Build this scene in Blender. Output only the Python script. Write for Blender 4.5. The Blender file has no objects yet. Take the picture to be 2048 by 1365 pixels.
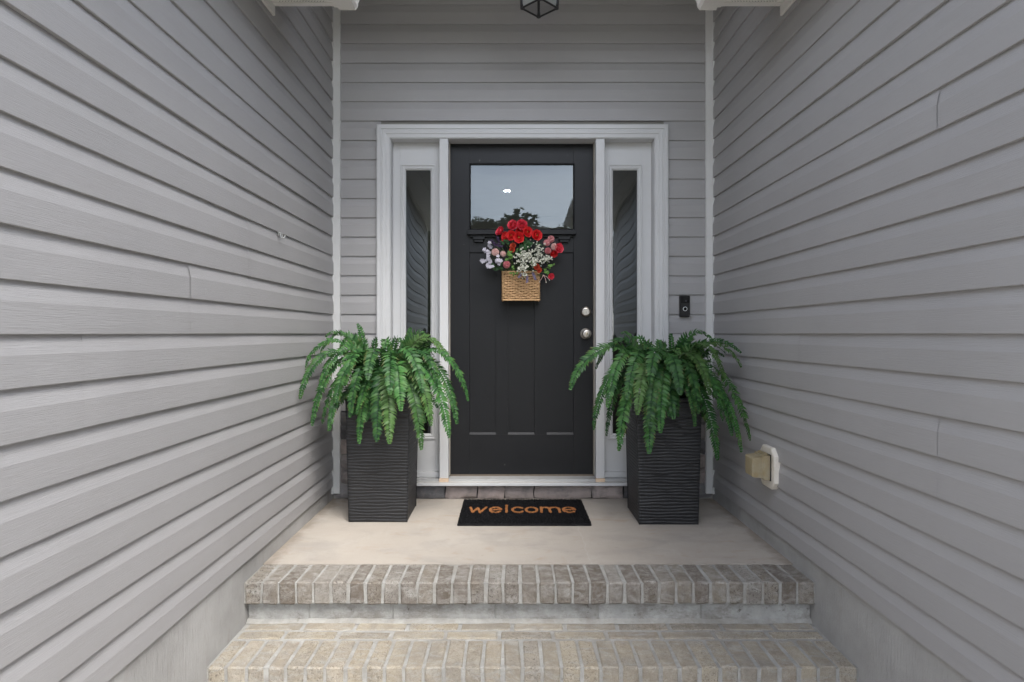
import bpy, math, random
from mathutils import Vector, Matrix
R = math.radians
rnd = random.Random(7)

# ------------------------------------------------------------------ camera, sky, sun, exposure
F = 1240.0 / 2048.0            # focal length in picture widths
CX, CY, CZ = 1020.0, 667.0, 0.976
scene = bpy.context.scene
camd = bpy.data.cameras.new('camera')
cam = bpy.data.objects.new('camera', camd)
scene.collection.objects.link(cam)
cam.location = (0, 0, CZ)
cam.rotation_euler = (R(90), 0, 0)
camd.sensor_width = 36
camd.lens = 36 * F
camd.shift_x = 4.0 / 2048
camd.shift_y = -15.5 / 2048
camd.clip_start = 0.02
camd.clip_end = 500
scene.camera = cam

SUN_EL, SUN_AZ = 56.0, 26.0      # degrees; azimuth off the alcove axis, towards the right
world = bpy.data.worlds.new('World')
scene.world = world
world.use_nodes = True
wn, wl = world.node_tree.nodes, world.node_tree.links
bg = wn['Background']
sky = wn.new('ShaderNodeTexSky')
sky.sky_type = 'NISHITA'
sky.sun_disc = False
sky.sun_elevation = R(SUN_EL)
sky.sun_rotation = R(180 - SUN_AZ)
sky.air_density = 1.0
sky.dust_density = 1.2
sky.ozone_density = 1.0
hs = wn.new('ShaderNodeHueSaturation'); hs.inputs['Saturation'].default_value = 0.38
wl.new(sky.outputs[0], hs.inputs['Color'])
tc = wn.new('ShaderNodeTexCoord')
mp = wn.new('ShaderNodeMapping'); mp.inputs['Scale'].default_value = (1.0, 1.0, 3.2)
nz = wn.new('ShaderNodeTexNoise'); nz.inputs['Scale'].default_value = 2.3
nz.inputs['Detail'].default_value = 6; nz.inputs['Roughness'].default_value = 0.5
rp = wn.new('ShaderNodeValToRGB')
rp.color_ramp.elements[0].position = 0.36; rp.color_ramp.elements[0].color = (0.84, 0.86, 0.9, 1)
rp.color_ramp.elements[1].position = 0.66; rp.color_ramp.elements[1].color = (1.16, 1.13, 1.1, 1)
mx = wn.new('ShaderNodeMix'); mx.data_type = 'RGBA'; mx.blend_type = 'MULTIPLY'
mx.inputs['Factor'].default_value = 1.0
wl.new(tc.outputs['Generated'], mp.inputs['Vector']); wl.new(mp.outputs[0], nz.inputs['Vector'])
wl.new(nz.outputs['Fac'], rp.inputs[0])
wl.new(hs.outputs[0], mx.inputs[6]); wl.new(rp.outputs[0], mx.inputs[7])
wl.new(mx.outputs[2], bg.inputs[0])
bg.inputs[1].default_value = 0.15

sund = bpy.data.lights.new('sun', 'SUN')
sund.energy = 1.0
sund.angle = R(30)
sund.color = (1.0, 0.965, 0.91)
sun = bpy.data.objects.new('sun', sund)
scene.collection.objects.link(sun)
sun.rotation_euler = (R(90 - SUN_EL), 0, R(SUN_AZ))
sun.location = (0, -3, 8)

vs = scene.view_settings
vs.view_transform = 'Standard'
vs.look = 'None'
vs.gamma = 1.0
vs.exposure = 2.36
try:
    vs.use_curve_mapping = False
except Exception:
    pass
scene.cycles.max_bounces = 10
scene.cycles.diffuse_bounces = 6
scene.cycles.use_denoising = True

# ------------------------------------------------------------------ helpers
def W(px, py, y):
    """photo pixel at depth y -> world point"""
    return Vector(((px - CX) * y / 1240.0, y, CZ + (CY - py) * y / 1240.0))

def link(o):
    scene.collection.objects.link(o)
    return o

def tag(o, label=None, cat=None, group=None, kind=None):
    if label: o['label'] = label
    if cat: o['category'] = cat
    if group: o['group'] = group
    if kind: o['kind'] = kind
    return o

def thing(name, loc, label, cat, group=None):
    o = bpy.data.objects.new(name, None)
    o.empty_display_size = 0.05
    o.location = loc
    link(o)
    return tag(o, label, cat, group)

def put(name, me, parent=None, mat=None):
    o = bpy.data.objects.new(name, me)
    link(o)
    if mat is not None and not me.materials:
        me.materials.append(mat)
    if parent is not None:
        o.parent = parent
        p = parent; off = Vector((0, 0, 0))
        while p is not None:
            off = off + Vector(p.location); p = p.parent
        # meshes are written in world coordinates: cancel the parent's own offset
        o.matrix_parent_inverse = Matrix.Translation(-off) if parent.parent is None else Matrix.Identity(4)
    return o

class MB:
    def __init__(self):
        self.v, self.f, self.m, self.uv = [], [], [], {}
        self.mi = 0
    def face(self, idx):
        self.f.append(tuple(idx)); self.m.append(self.mi)
    def add(self, vs, fs):
        n = len(self.v)
        self.v += [tuple(p) for p in vs]
        for f in fs:
            self.face([i + n for i in f])
    def box(self, x0, x1, y0, y1, z0, z1, c=0.0, jit=0.0):
        if c <= 0:
            vs = [(x, y, z) for x in (x0, x1) for y in (y0, y1) for z in (z0, z1)]
            self.add(vs, [(0, 1, 3, 2), (4, 6, 7, 5), (0, 4, 5, 1), (2, 3, 7, 6), (0, 2, 6, 4), (1, 5, 7, 3)])
            return
        lo, hi = (x0, y0, z0), (x1, y1, z1)
        idx, vs = {}, []
        for sx in (0, 1):
            for sy in (0, 1):
                for sz in (0, 1):
                    s = (sx, sy, sz)
                    jx = [rnd.uniform(-jit, jit) for _ in range(3)] if jit else (0, 0, 0)
                    for a in range(3):
                        p = []
                        for k in range(3):
                            base = hi[k] if s[k] else lo[k]
                            if k != a:
                                base += -c if s[k] else c
                            p.append(base + jx[k])
                        idx[(s, a)] = len(vs)
                        vs.append(p)
        fs = []
        for a in range(3):
            b, d = [(1, 2), (2, 0), (0, 1)][a]
            for sa in (0, 1):
                q = []
                for (ub, ud) in ((0, 0), (1, 0), (1, 1), (0, 1)):
                    s = [0, 0, 0]; s[a] = sa; s[b] = ub; s[d] = ud
                    q.append(idx[(tuple(s), a)])
                fs.append(q if sa else q[::-1])
        for a in range(3):          # edges along axis a
            b, d = [(1, 2), (2, 0), (0, 1)][a]
            for ub in (0, 1):
                for ud in (0, 1):
                    s0 = [0, 0, 0]; s0[b] = ub; s0[d] = ud
                    s1 = list(s0); s1[a] = 1
                    q = [idx[(tuple(s0), b)], idx[(tuple(s1), b)], idx[(tuple(s1), d)], idx[(tuple(s0), d)]]
                    fs.append(q if (ub ^ ud) == 1 else q[::-1])
        for sx in (0, 1):
            for sy in (0, 1):
                for sz in (0, 1):
                    s = (sx, sy, sz)
                    q = [idx[(s, 0)], idx[(s, 1)], idx[(s, 2)]]
                    fs.append(q if (sx + sy + sz) % 2 == 1 else q[::-1])
        self.add(vs, fs)
    def tube(self, pts, r, n=6, cap=True):
        pts = [Vector(p) for p in pts]
        rr = r if isinstance(r, (list, tuple)) else [r] * len(pts)
        rings = []
        base = len(self.v)
        ref = None
        for i, p in enumerate(pts):
            t = (pts[min(i + 1, len(pts) - 1)] - pts[max(i - 1, 0)])
            if t.length < 1e-9: t = Vector((0, 0, 1))
            t.normalize()
            if ref is None:
                ref = Vector((0, 0, 1)) if abs(t.z) < 0.9 else Vector((1, 0, 0))
            a = t.cross(ref).normalized(); b = a.cross(t).normalized()
            ref = b
            for k in range(n):
                an = 2 * math.pi * k / n
                self.v.append(tuple(p + (a * math.cos(an) + b * math.sin(an)) * rr[i]))
        for i in range(len(pts) - 1):
            for k in range(n):
                k2 = (k + 1) % n
                self.face((base + i * n + k, base + i * n + k2, base + (i + 1) * n + k2, base + (i + 1) * n + k))
        if cap:
            self.face([base + k for k in range(n)][::-1])
            self.face([base + (len(pts) - 1) * n + k for k in range(n)])
    def lathe(self, prof, M, n=24):
        """prof: (radius, height) along local z; M: matrix"""
        base = len(self.v)
        for (r, h) in prof:
            for k in range(n):
                an = 2 * math.pi * k / n
                self.v.append(tuple(M @ Vector((r * math.cos(an), r * math.sin(an), h))))
        for i in range(len(prof) - 1):
            for k in range(n):
                k2 = (k + 1) % n
                self.face((base + i * n + k, base + i * n + k2, base + (i + 1) * n + k2, base + (i + 1) * n + k))
        self.face([base + k for k in range(n)][::-1])
        self.face([base + (len(prof) - 1) * n + k for k in range(n)])
    def mesh(self, name, mats, smooth=False, ang=None):
        me = bpy.data.meshes.new(name)
        me.from_pydata(self.v, [], self.f)
        for m in (mats if isinstance(mats, (list, tuple)) else [mats]):
            me.materials.append(m)
        me.polygons.foreach_set('material_index', self.m)
        if smooth:
            me.polygons.foreach_set('use_smooth', [True] * len(self.f))
            if ang is not None:
                try: me.set_sharp_from_angle(angle=R(ang))
                except Exception: pass
        me.update()
        return me
    def obj(self, name, mat, parent=None, smooth=False, ang=None):
        return put(name, self.mesh(name, mat, smooth, ang), parent)

def boxpart(name, mat, parent, *a, c=0.0, jit=0.0):
    b = MB(); b.box(*a, c=c, jit=jit)
    return b.obj(name, mat, parent)

# ------------------------------------------------------------------ materials
class NT:
    def __init__(self, name):
        self.m = bpy.data.materials.new(name)
        self.m.use_nodes = True
        self.n, self.l = self.m.node_tree.nodes, self.m.node_tree.links
        self.p = self.n['Principled BSDF']
        self.out = self.n['Material Output']
    def new(self, t, **kw):
        nd = self.n.new(t)
        for k, v in kw.items():
            if k in nd.inputs: nd.inputs[k].default_value = v
            else: setattr(nd, k, v)
        return nd
    def coord(self, kind='Object', scale=(1, 1, 1)):
        t = self.new('ShaderNodeTexCoord')
        m = self.new('ShaderNodeMapping'); m.inputs['Scale'].default_value = scale
        self.l.new(t.outputs[kind], m.inputs['Vector'])
        return m.outputs[0]
    def pos(self, scale=(1, 1, 1)):
        g = self.new('ShaderNodeNewGeometry')
        m = self.new('ShaderNodeMapping'); m.inputs['Scale'].default_value = scale
        self.l.new(g.outputs['Position'], m.inputs['Vector'])
        return m.outputs[0]
    def noise(self, vec, scale, detail=4, rough=0.55, dist=0.0):
        n = self.new('ShaderNodeTexNoise')
        n.inputs['Scale'].default_value = scale; n.inputs['Detail'].default_value = detail
        n.inputs['Roughness'].default_value = rough; n.inputs['Distortion'].default_value = dist
        self.l.new(vec, n.inputs['Vector'])
        return n.outputs['Fac']
    def ramp(self, fac, stops):
        r = self.new('ShaderNodeValToRGB')
        e = r.color_ramp.elements
        while len(e) < len(stops): e.new(0.5)
        for i, (p, c) in enumerate(stops):
            e[i].position = p
            e[i].color = (c, c, c, 1) if isinstance(c, (int, float)) else (*c, 1)
        self.l.new(fac, r.inputs[0])
        return r.outputs[0]
    def mix(self, fac, a, b, blend='MIX'):
        m = self.new('ShaderNodeMix'); m.data_type = 'RGBA'; m.blend_type = blend
        for v, i in ((fac, 0), (a, 6), (b, 7)):
            if isinstance(v, (int, float)): m.inputs[i].default_value = v if i == 0 else (v, v, v, 1)
            elif isinstance(v, tuple): m.inputs[i].default_value = (*v, 1)
            else: self.l.new(v, m.inputs[i])
        return m.outputs[2]
    def math(self, op, a, b):
        m = self.new('ShaderNodeMath'); m.operation = op
        for v, i in ((a, 0), (b, 1)):
            if isinstance(v, (int, float)): m.inputs[i].default_value = v
            else: self.l.new(v, m.inputs[i])
        return m.outputs[0]
    def rand(self):
        return self.new('ShaderNodeObjectInfo').outputs['Random']
    def base(self, c):
        if isinstance(c, tuple): self.p.inputs['Base Color'].default_value = (*c, 1)
        else: self.l.new(c, self.p.inputs['Base Color'])
        return self
    def set(self, **kw):
        for k, v in kw.items():
            k = k.replace('_', ' ')
            if k == 'Specular': k = 'Specular IOR Level'
            if isinstance(v, (int, float, tuple)): self.p.inputs[k].default_value = v
            else: self.l.new(v, self.p.inputs[k])
        return self
    def bump(self, h, strength=0.3, dist=0.01):
        b = self.new('ShaderNodeBump'); b.inputs['Strength'].default_value = strength
        b.inputs['Distance'].default_value = dist
        self.l.new(h, b.inputs['Height'])
        prev = self.p.inputs['Normal'].links
        if prev: self.l.new(prev[0].from_socket, b.inputs['Normal'])
        self.l.new(b.outputs[0], self.p.inputs['Normal'])
        return self

def mat_siding():
    t = NT('vinyl_siding')
    uv = t.coord('UV', (1, 1, 1))
    grain_v = t.coord('UV', (5.0, 190.0, 1))
    g = t.noise(grain_v, 2.2, 3, 0.6, 1.2)
    big = t.noise(uv, 1.6, 3)
    c = t.mix(t.ramp(big, [(0.3, 0.0), (0.75, 1.0)]), (0.334, 0.327, 0.329), (0.369, 0.362, 0.364))
    c = t.mix(t.math('MULTIPLY', t.rand(), 0.35), c, (0.318, 0.314, 0.314))
    dirt = t.noise(t.coord('UV', (2.2, 26, 1)), 1.0, 5, 0.65)
    c = t.mix(t.math('MULTIPLY', t.ramp(dirt, [(0.55, 0.0), (0.8, 1.0)]), 0.18), c, (0.25, 0.235, 0.215))
    t.base(c).set(Roughness=0.46, Specular=0.32)
    t.bump(g, 0.55, 0.0018)
    t.bump(t.noise(uv, 3.1, 2), 0.12, 0.006)
    return t.m

def mat_plain(name, col, rough=0.5, spec=0.4, var=0.06, scale=6.0, bump=0.0, bscale=120, metal=0.0, dirt=None, dscale=9.0, damt=0.3):
    t = NT(name)
    o = t.coord('Object')
    n = t.noise(o, scale, 4)
    lo = tuple(x * (1 - var) for x in col); hi = tuple(min(1, x * (1 + var)) for x in col)
    c = t.mix(n, lo, hi)
    if dirt:
        d = t.ramp(t.noise(o, dscale, 6, 0.65), [(0.54, 0.0), (0.76, 1.0)])
        c = t.mix(t.math('MULTIPLY', d, damt), c, dirt)
    t.base(c).set(Roughness=rough, Specular=spec, Metallic=metal)
    if bump > 0:
        t.bump(t.noise(o, bscale, 3), bump, 0.003)
    return t.m

def mat_brick(name, cols, pale, grey, pitamt):
    t = NT(name)
    o = t.pos()
    r = t.rand()
    c = t.ramp(r, [(i / max(1, len(cols) - 1), k) for i, k in enumerate(cols)])
    n1 = t.noise(o, 24, 6, 0.65)
    c = t.mix(t.math('MULTIPLY', t.ramp(n1, [(0.42, 0.0), (0.66, 1.0)]), 0.6), c, pale)
    st = t.ramp(t.noise(o, 6.5, 6, 0.65, 0.4), [(0.46, 0.0), (0.64, 1.0)])
    c = t.mix(t.math('MULTIPLY', st, 0.62), c, grey)
    lime = t.ramp(t.noise(t.pos((1.0, 2.0, 2.0)), 11, 6, 0.7, 0.8), [(0.50, 0.0), (0.66, 1.0)])   # lime bloom and mortar smears
    c = t.mix(t.math('MULTIPLY', lime, 0.62), c, (0.46, 0.45, 0.42))
    # pitted texture of the split faces: only some bricks are strongly pitted
    sel = t.ramp(t.math('FRACT', t.math('MULTIPLY', r, 7.31), 0.0), [(0.3, 0.3), (0.7, 1.0)])
    pit = t.noise(o, 115, 4, 0.7, 1.5)
    speck = t.ramp(pit, [(0.38, 1.0), (0.46, 0.0)])
    c = t.mix(t.math('MULTIPLY', t.math('MULTIPLY', speck, sel), pitamt), c, (0.085, 0.072, 0.06))
    fine = t.noise(o, 320, 2, 0.6)
    c = t.mix(t.math('MULTIPLY', t.ramp(fine, [(0.3, 1.0), (0.5, 0.0)]), 0.3), c, (0.14, 0.12, 0.10))
    t.base(c).set(Roughness=0.92, Specular=0.15)
    t.bump(pit, 1.0, 0.009)
    t.bump(t.noise(o, 40, 4), 0.45, 0.006)
    return t.m

def mat_masonry(name, col, dirt, dark, amt):
    t = NT(name)
    o = t.pos()
    c = t.mix(t.ramp(t.noise(o, 16, 6, 0.65), [(0.35, 0.0), (0.68, 1.0)]), tuple(x * 0.8 for x in col), tuple(min(1, x * 1.12) for x in col))
    d1 = t.ramp(t.noise(t.pos((1, 1, 1.6)), 5.2, 7, 0.78, 0.15), [(0.46, 0.0), (0.62, 1.0)])
    c = t.mix(t.math('MULTIPLY', d1, amt), c, dirt)
    d2 = t.ramp(t.noise(o, 21, 6, 0.75, 0.3), [(0.60, 0.0), (0.68, 1.0)])
    c = t.mix(t.math('MULTIPLY', d2, amt * 0.9), c, dark)
    t.base(c).set(Roughness=0.94, Specular=0.12)
    t.bump(t.noise(o, 95, 5, 0.7, 0.8), 0.8, 0.005)
    t.bump(t.noise(o, 28, 4), 0.5, 0.006)
    return t.m

def mat_concrete():
    t = NT('porch_concrete')
    o = t.coord('Object')
    n = t.noise(o, 2.3, 6, 0.6)
    c = t.mix(t.ramp(n, [(0.3, 0.0), (0.7, 1.0)]), (0.345, 0.308, 0.266), (0.41, 0.372, 0.328))
    brush = t.noise(t.coord('Object', (3, 60, 10)), 2.0, 5, 0.6)
    c = t.mix(t.math('MULTIPLY', brush, 0.22), c, (0.275, 0.25, 0.22))
    rust = t.ramp(t.noise(t.coord('Object', (1.6, 2.8, 1)), 2.9, 6, 0.68, 0.8), [(0.57, 0.0), (0.70, 1.0)])
    c = t.mix(t.math('MULTIPLY', rust, 0.4), c, (0.30, 0.215, 0.14))
    grey = t.ramp(t.noise(t.coord('Object', (1.1, 1.9, 1)), 3.7, 5, 0.6, 0.4), [(0.50, 0.0), (0.68, 1.0)])
    c = t.mix(t.math('MULTIPLY', grey, 0.5), c, (0.26, 0.245, 0.225))
    spots = t.ramp(t.noise(o, 38, 2, 0.5), [(0.70, 0.0), (0.74, 1.0)])
    c = t.mix(t.math('MULTIPLY', spots, 0.45), c, (0.25, 0.22, 0.19))
    # damp dirt that gathers along both foot-of-wall edges, with a ragged outline
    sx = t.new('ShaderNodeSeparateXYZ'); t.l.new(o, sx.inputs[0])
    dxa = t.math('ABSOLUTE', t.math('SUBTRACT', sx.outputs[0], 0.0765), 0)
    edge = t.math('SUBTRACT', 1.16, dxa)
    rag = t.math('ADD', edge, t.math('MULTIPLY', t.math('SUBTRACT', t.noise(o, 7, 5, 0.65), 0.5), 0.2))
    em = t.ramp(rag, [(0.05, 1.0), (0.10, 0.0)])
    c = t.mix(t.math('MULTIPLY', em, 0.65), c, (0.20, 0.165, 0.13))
    grit = t.ramp(t.noise(o, 210, 3, 0.7), [(0.36, 1.0), (0.46, 0.0)])
    c = t.mix(t.math('MULTIPLY', grit, 0.22), c, (0.19, 0.17, 0.15))
    pale = t.ramp(t.noise(t.coord('Object', (1.3, 1.0, 1)), 5.3, 6, 0.7, 0.5), [(0.55, 0.0), (0.7, 1.0)])
    c = t.mix(t.math('MULTIPLY', pale, 0.3), c, (0.43, 0.40, 0.365))
    wob = t.math('MULTIPLY', t.math('SUBTRACT', t.noise(o, 9, 4, 0.6), 0.5), 0.06)
    crk = t.math('ABSOLUTE', t.math('SUBTRACT', t.math('ADD', sx.outputs[0], wob), 0.345), 0)
    c = t.mix(t.math('MULTIPLY', t.ramp(crk, [(0.0, 1.0), (0.003, 0.0)]), 0.3), c, (0.46, 0.43, 0.40))
    t.bump(t.noise(t.coord('Object', (8, 150, 10)), 2.0, 3, 0.6), 0.15, 0.002)
    t.base(c).set(Roughness=0.82, Specular=0.25)
    t.bump(t.noise(o, 160, 3), 0.25, 0.002)
    return t.m

def mat_parge():
    t = NT('parged_foundation')
    o = t.coord('Object')
    n = t.noise(o, 4, 6, 0.6)
    c = t.mix(t.ramp(n, [(0.3, 0.0), (0.7, 1.0)]), (0.30, 0.295, 0.285), (0.41, 0.405, 0.395))
    st = t.ramp(t.noise(t.coord('Object', (1, 2.5, 0.7)), 3.1, 6, 0.65), [(0.58, 0.0), (0.75, 1.0)])
    c = t.mix(t.math('MULTIPLY', st, 0.5), c, (0.22, 0.18, 0.145))
    t.base(c).set(Roughness=0.92, Specular=0.15)
    t.bump(t.noise(t.coord('Object', (40, 90, 14)), 1.3, 4, 0.6, 0.6), 0.55, 0.005)
    t.bump(t.noise(o, 120, 3), 0.3, 0.003)
    return t.m

def mat_stone():
    t = NT('stone_veneer')
    o = t.coord('Object')
    r = t.rand()
    c = t.ramp(r, [(0.0, (0.08, 0.08, 0.087)), (0.25, (0.17, 0.167, 0.17)), (0.5, (0.29, 0.25, 0.235)), (0.78, (0.35, 0.295, 0.275)), (1.0, (0.24, 0.235, 0.24))])
    c = t.mix(t.math('MULTIPLY', t.ramp(t.noise(o, 14, 6, 0.65, 0.5), [(0.46, 0.0), (0.72, 1.0)]), 0.6), c, (0.08, 0.082, 0.09))
    c = t.mix(t.math('MULTIPLY', t.ramp(t.noise(o, 33, 5, 0.6), [(0.5, 0.0), (0.8, 1.0)]), 0.4), c, (0.30, 0.26, 0.24))
    t.base(c).set(Roughness=0.85, Specular=0.25)
    t.bump(t.noise(o, 24, 6, 0.65), 0.7, 0.012)
    return t.m

def mat_fern(name, dark, light, pale):
    t = NT(name)
    o = t.coord('Object')
    uv = t.new('ShaderNodeUVMap')
    n = t.noise(o, 30, 3)
    c = t.mix(t.rand(), dark, light)
    c = t.mix(t.math('MULTIPLY', n, 0.55), c, light)
    sx = t.new('ShaderNodeSeparateXYZ'); t.l.new(uv.outputs[0], sx.inputs[0])
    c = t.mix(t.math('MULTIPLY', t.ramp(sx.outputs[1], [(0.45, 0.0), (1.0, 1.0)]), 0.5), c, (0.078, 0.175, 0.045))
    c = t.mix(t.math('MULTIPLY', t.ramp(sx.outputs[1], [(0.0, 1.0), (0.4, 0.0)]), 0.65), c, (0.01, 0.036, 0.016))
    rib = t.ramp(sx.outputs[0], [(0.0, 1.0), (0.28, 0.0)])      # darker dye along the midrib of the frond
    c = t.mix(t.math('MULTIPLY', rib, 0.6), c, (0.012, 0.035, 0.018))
    pl = t.ramp(t.noise(o, 9, 3), [(0.58, 0.0), (0.75, 1.0)])
    c = t.mix(t.math('MULTIPLY', pl, 0.3), c, pale)
    tipb = t.math('MULTIPLY', t.ramp(sx.outputs[0], [(0.7, 0.0), (1.0, 1.0)]), t.ramp(t.noise(o, 22, 3), [(0.5, 0.0), (0.62, 1.0)]))
    c = t.mix(t.math('MULTIPLY', tipb, 0.7), c, (0.16, 0.12, 0.045))
    old = t.ramp(t.math('FRACT', t.math('MULTIPLY', t.rand(), 5.17), 0.0), [(0.80, 0.0), (0.95, 1.0)])
    c = t.mix(t.math('MULTIPLY', old, 0.3), c, (0.12, 0.16, 0.05))
    t.base(c).set(Roughness=0.5, Specular=0.3)
    tr = t.new('ShaderNodeBsdfTranslucent'); t.l.new(c, tr.inputs['Color'])
    ms = t.new('ShaderNodeMixShader'); ms.inputs[0].default_value = 0.2
    t.l.new(t.p.outputs[0], ms.inputs[1]); t.l.new(tr.outputs[0], ms.inputs[2])
    t.l.new(ms.outputs[0], t.out.inputs['Surface'])
    t.bump(t.noise(t.coord('UV', (6, 40, 1)), 8, 2), 0.25, 0.002)
    return t.m

def mat_glass(name, refl, tint=(0.55, 0.57, 0.58), rough=0.0):
    t = NT(name)
    gl = t.new('ShaderNodeBsdfGlossy'); gl.inputs['Roughness'].default_value = rough
    gl.inputs['Color'].default_value = (0.84, 0.93, 1.0, 1)
    tp = t.new('ShaderNodeBsdfTransparent'); tp.inputs['Color'].default_value = (*tint, 1)
    fr = t.new('ShaderNodeFresnel'); fr.inputs['IOR'].default_value = 1.5
    fac = t.math('ADD', fr.outputs[0], refl)
    ms = t.new('ShaderNodeMixShader')
    t.l.new(fac, ms.inputs[0]); t.l.new(tp.outputs[0], ms.inputs[1]); t.l.new(gl.outputs[0], ms.inputs[2])
    t.l.new(ms.outputs[0], t.out.inputs['Surface'])
    return t.m

def mat_petal(name, a, b, rough=0.55, trans=0.25, scale=40):
    t = NT(name)
    o = t.coord('Object')
    c = t.mix(t.noise(o, scale, 3), a, b)
    t.base(c).set(Roughness=rough, Specular=0.3)
    tr = t.new('ShaderNodeBsdfTranslucent'); t.l.new(c, tr.inputs['Color'])
    ms = t.new('ShaderNodeMixShader'); ms.inputs[0].default_value = trans
    t.l.new(t.p.outputs[0], ms.inputs[1]); t.l.new(tr.outputs[0], ms.inputs[2])
    t.l.new(ms.outputs[0], t.out.inputs['Surface'])
    return t.m

def mat_emit(name, col, s):
    t = NT(name)
    t.base(col).set(Emission_Color=(*col, 1), Emission_Strength=s)
    return t.m

def mat_door():
    t = NT('black_door_paint')
    o = t.coord('Object')
    c = t.mix(t.noise(o, 5, 4), (0.0078, 0.0082, 0.0096), (0.011, 0.0114, 0.013))
    scuff = t.ramp(t.noise(t.coord('Object', (1, 1, 0.55)), 17, 6, 0.7, 0.5), [(0.66, 0.0), (0.8, 1.0)])
    c = t.mix(t.math('MULTIPLY', scuff, 0.14), c, (0.16, 0.16, 0.16))
    chip = t.ramp(t.noise(o, 52, 2, 0.5), [(0.785, 0.0), (0.80, 1.0)])
    c = t.mix(t.math('MULTIPLY', chip, 0.4), c, (0.35, 0.34, 0.32))
    t.base(c).set(Roughness=0.42, Specular=0.25)
    t.bump(t.noise(t.coord('Object', (90, 90, 5)), 2.0, 4, 0.6), 0.10, 0.002)
    return t.m

def mat_pot():
    t = NT('black_planter')
    o = t.coord('Object')
    c = t.mix(t.noise(o, 12, 5), (0.010, 0.0103, 0.0115), (0.017, 0.0175, 0.0195))
    du = t.ramp(t.noise(t.coord('Object', (1, 1, 6)), 9, 6, 0.65), [(0.5, 0.0), (0.8, 1.0)])
    c = t.mix(t.math('MULTIPLY', du, 0.22), c, (0.055, 0.055, 0.055))
    t.base(c).set(Roughness=0.45, Specular=0.45)
    t.bump(t.noise(o, 200, 3), 0.2, 0.001)
    return t.m

M_SID = mat_siding()
M_WHITE = mat_plain('white_vinyl_trim', (0.60, 0.60, 0.595), 0.45, 0.35, 0.03, 5, 0.0, 90, dirt=(0.42, 0.38, 0.33), dscale=13, damt=0.22)
M_PAINT = mat_plain('white_door_paint', (0.55, 0.553, 0.558), 0.42, 0.35, 0.02, 4, 0.0, 60, dirt=(0.47, 0.43, 0.38), dscale=17, damt=0.16)
M_SOFFIT = mat_plain('white_soffit', (0.66, 0.64, 0.61), 0.5, 0.35, 0.03)
M_HOLE = mat_plain('soffit_vent_hole', (0.03, 0.03, 0.03), 0.9, 0.1)
M_SHEATH = mat_plain('wall_core', (0.25, 0.24, 0.22), 0.9, 0.1)
M_CONC = mat_concrete()
M_PARGE = mat_parge()
M_STONE = mat_stone()
M_GAP = mat_plain('stone_joint', (0.035, 0.034, 0.033), 0.95, 0.1, 0.2, 20, 0.4, 80)
M_BRA = mat_brick('weathered_brick', [(0.165, 0.138, 0.112), (0.26, 0.228, 0.19), (0.34, 0.315, 0.28), (0.21, 0.18, 0.152), (0.30, 0.265, 0.215)], (0.43, 0.412, 0.385), (0.19, 0.168, 0.148), 0.85)
M_BRB = mat_brick('tan_brick', [(0.40, 0.345, 0.265), (0.46, 0.405, 0.315), (0.34, 0.30, 0.24), (0.45, 0.40, 0.325), (0.32, 0.275, 0.22)], (0.52, 0.475, 0.405), (0.29, 0.27, 0.24), 0.6)
M_MORT = mat_masonry('mortar', (0.345, 0.34, 0.32), (0.25, 0.232, 0.205), (0.16, 0.145, 0.125), 0.7)
M_BLOCK = mat_masonry('riser_block', (0.40, 0.40, 0.385), (0.20, 0.185, 0.165), (0.10, 0.085, 0.07), 0.85)
M_DOOR = mat_door()
M_SILL = mat_plain('grey_threshold', (0.40, 0.40, 0.40), 0.4, 0.5, 0.05, 8, dirt=(0.2, 0.18, 0.15), damt=0.4)
M_PEACH = mat_plain('peach_sill_pad', (0.62, 0.47, 0.34), 0.6, 0.3)
M_NICKEL = mat_plain('satin_nickel', (0.47, 0.44, 0.40), 0.38, 0.5, 0.05, 20, metal=1.0)
M_DARKMETAL = mat_plain('black_iron', (0.012, 0.012, 0.013), 0.4, 0.5)
M_GLASS = mat_glass('door_glass', 0.025, (0.8, 0.82, 0.84))
M_GLASS2 = mat_glass('sidelight_glass', 0.08, (0.13, 0.13, 0.13))
M_LGLASS = mat_glass('lantern_glass', 0.03, (0.82, 0.82, 0.82))
M_POT = mat_pot()
M_SOIL = mat_plain('potting_soil', (0.03, 0.023, 0.016), 0.95, 0.1, 0.3, 40, 0.8, 60)
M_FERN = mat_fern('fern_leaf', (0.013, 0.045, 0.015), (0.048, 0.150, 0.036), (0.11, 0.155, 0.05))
M_STEM = mat_plain('fern_stem', (0.06, 0.085, 0.03), 0.6, 0.3)
M_MAT = mat_plain('black_coir', (0.010, 0.010, 0.011), 0.9, 0.15, 0.5, 60)
M_LET = mat_plain('orange_coir', (0.46, 0.20, 0.075), 0.9, 0.1, 0.2, 70)
M_WICKER = mat_plain('wicker', (0.49, 0.31, 0.16), 0.6, 0.3, 0.35, 60, 0.2, 200)
M_BLACK = mat_plain('black_plastic', (0.012, 0.012, 0.013), 0.3, 0.5)
M_BLACKG = mat_plain('gloss_black_plastic', (0.006, 0.006, 0.007), 0.1, 0.5)
M_RING = mat_plain('pale_ring', (0.7, 0.72, 0.74), 0.4, 0.4)
M_CREAM = mat_plain('aged_white_plastic', (0.64, 0.60, 0.53), 0.45, 0.4, 0.06, 12, dirt=(0.4, 0.33, 0.22), dscale=20, damt=0.5)

# ------------------------------------------------------------------ dimensions
XL, XR, D = -1.035, 1.188, 3.647       # drip-edge planes of the three sided walls
XC = (XL + XR) / 2
E = 0.1138                             # exposure of one lap of siding
Y0 = -1.15                             # front end of the side walls
ZTOP = 3.0
ZG = -0.345                            # ground

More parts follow.
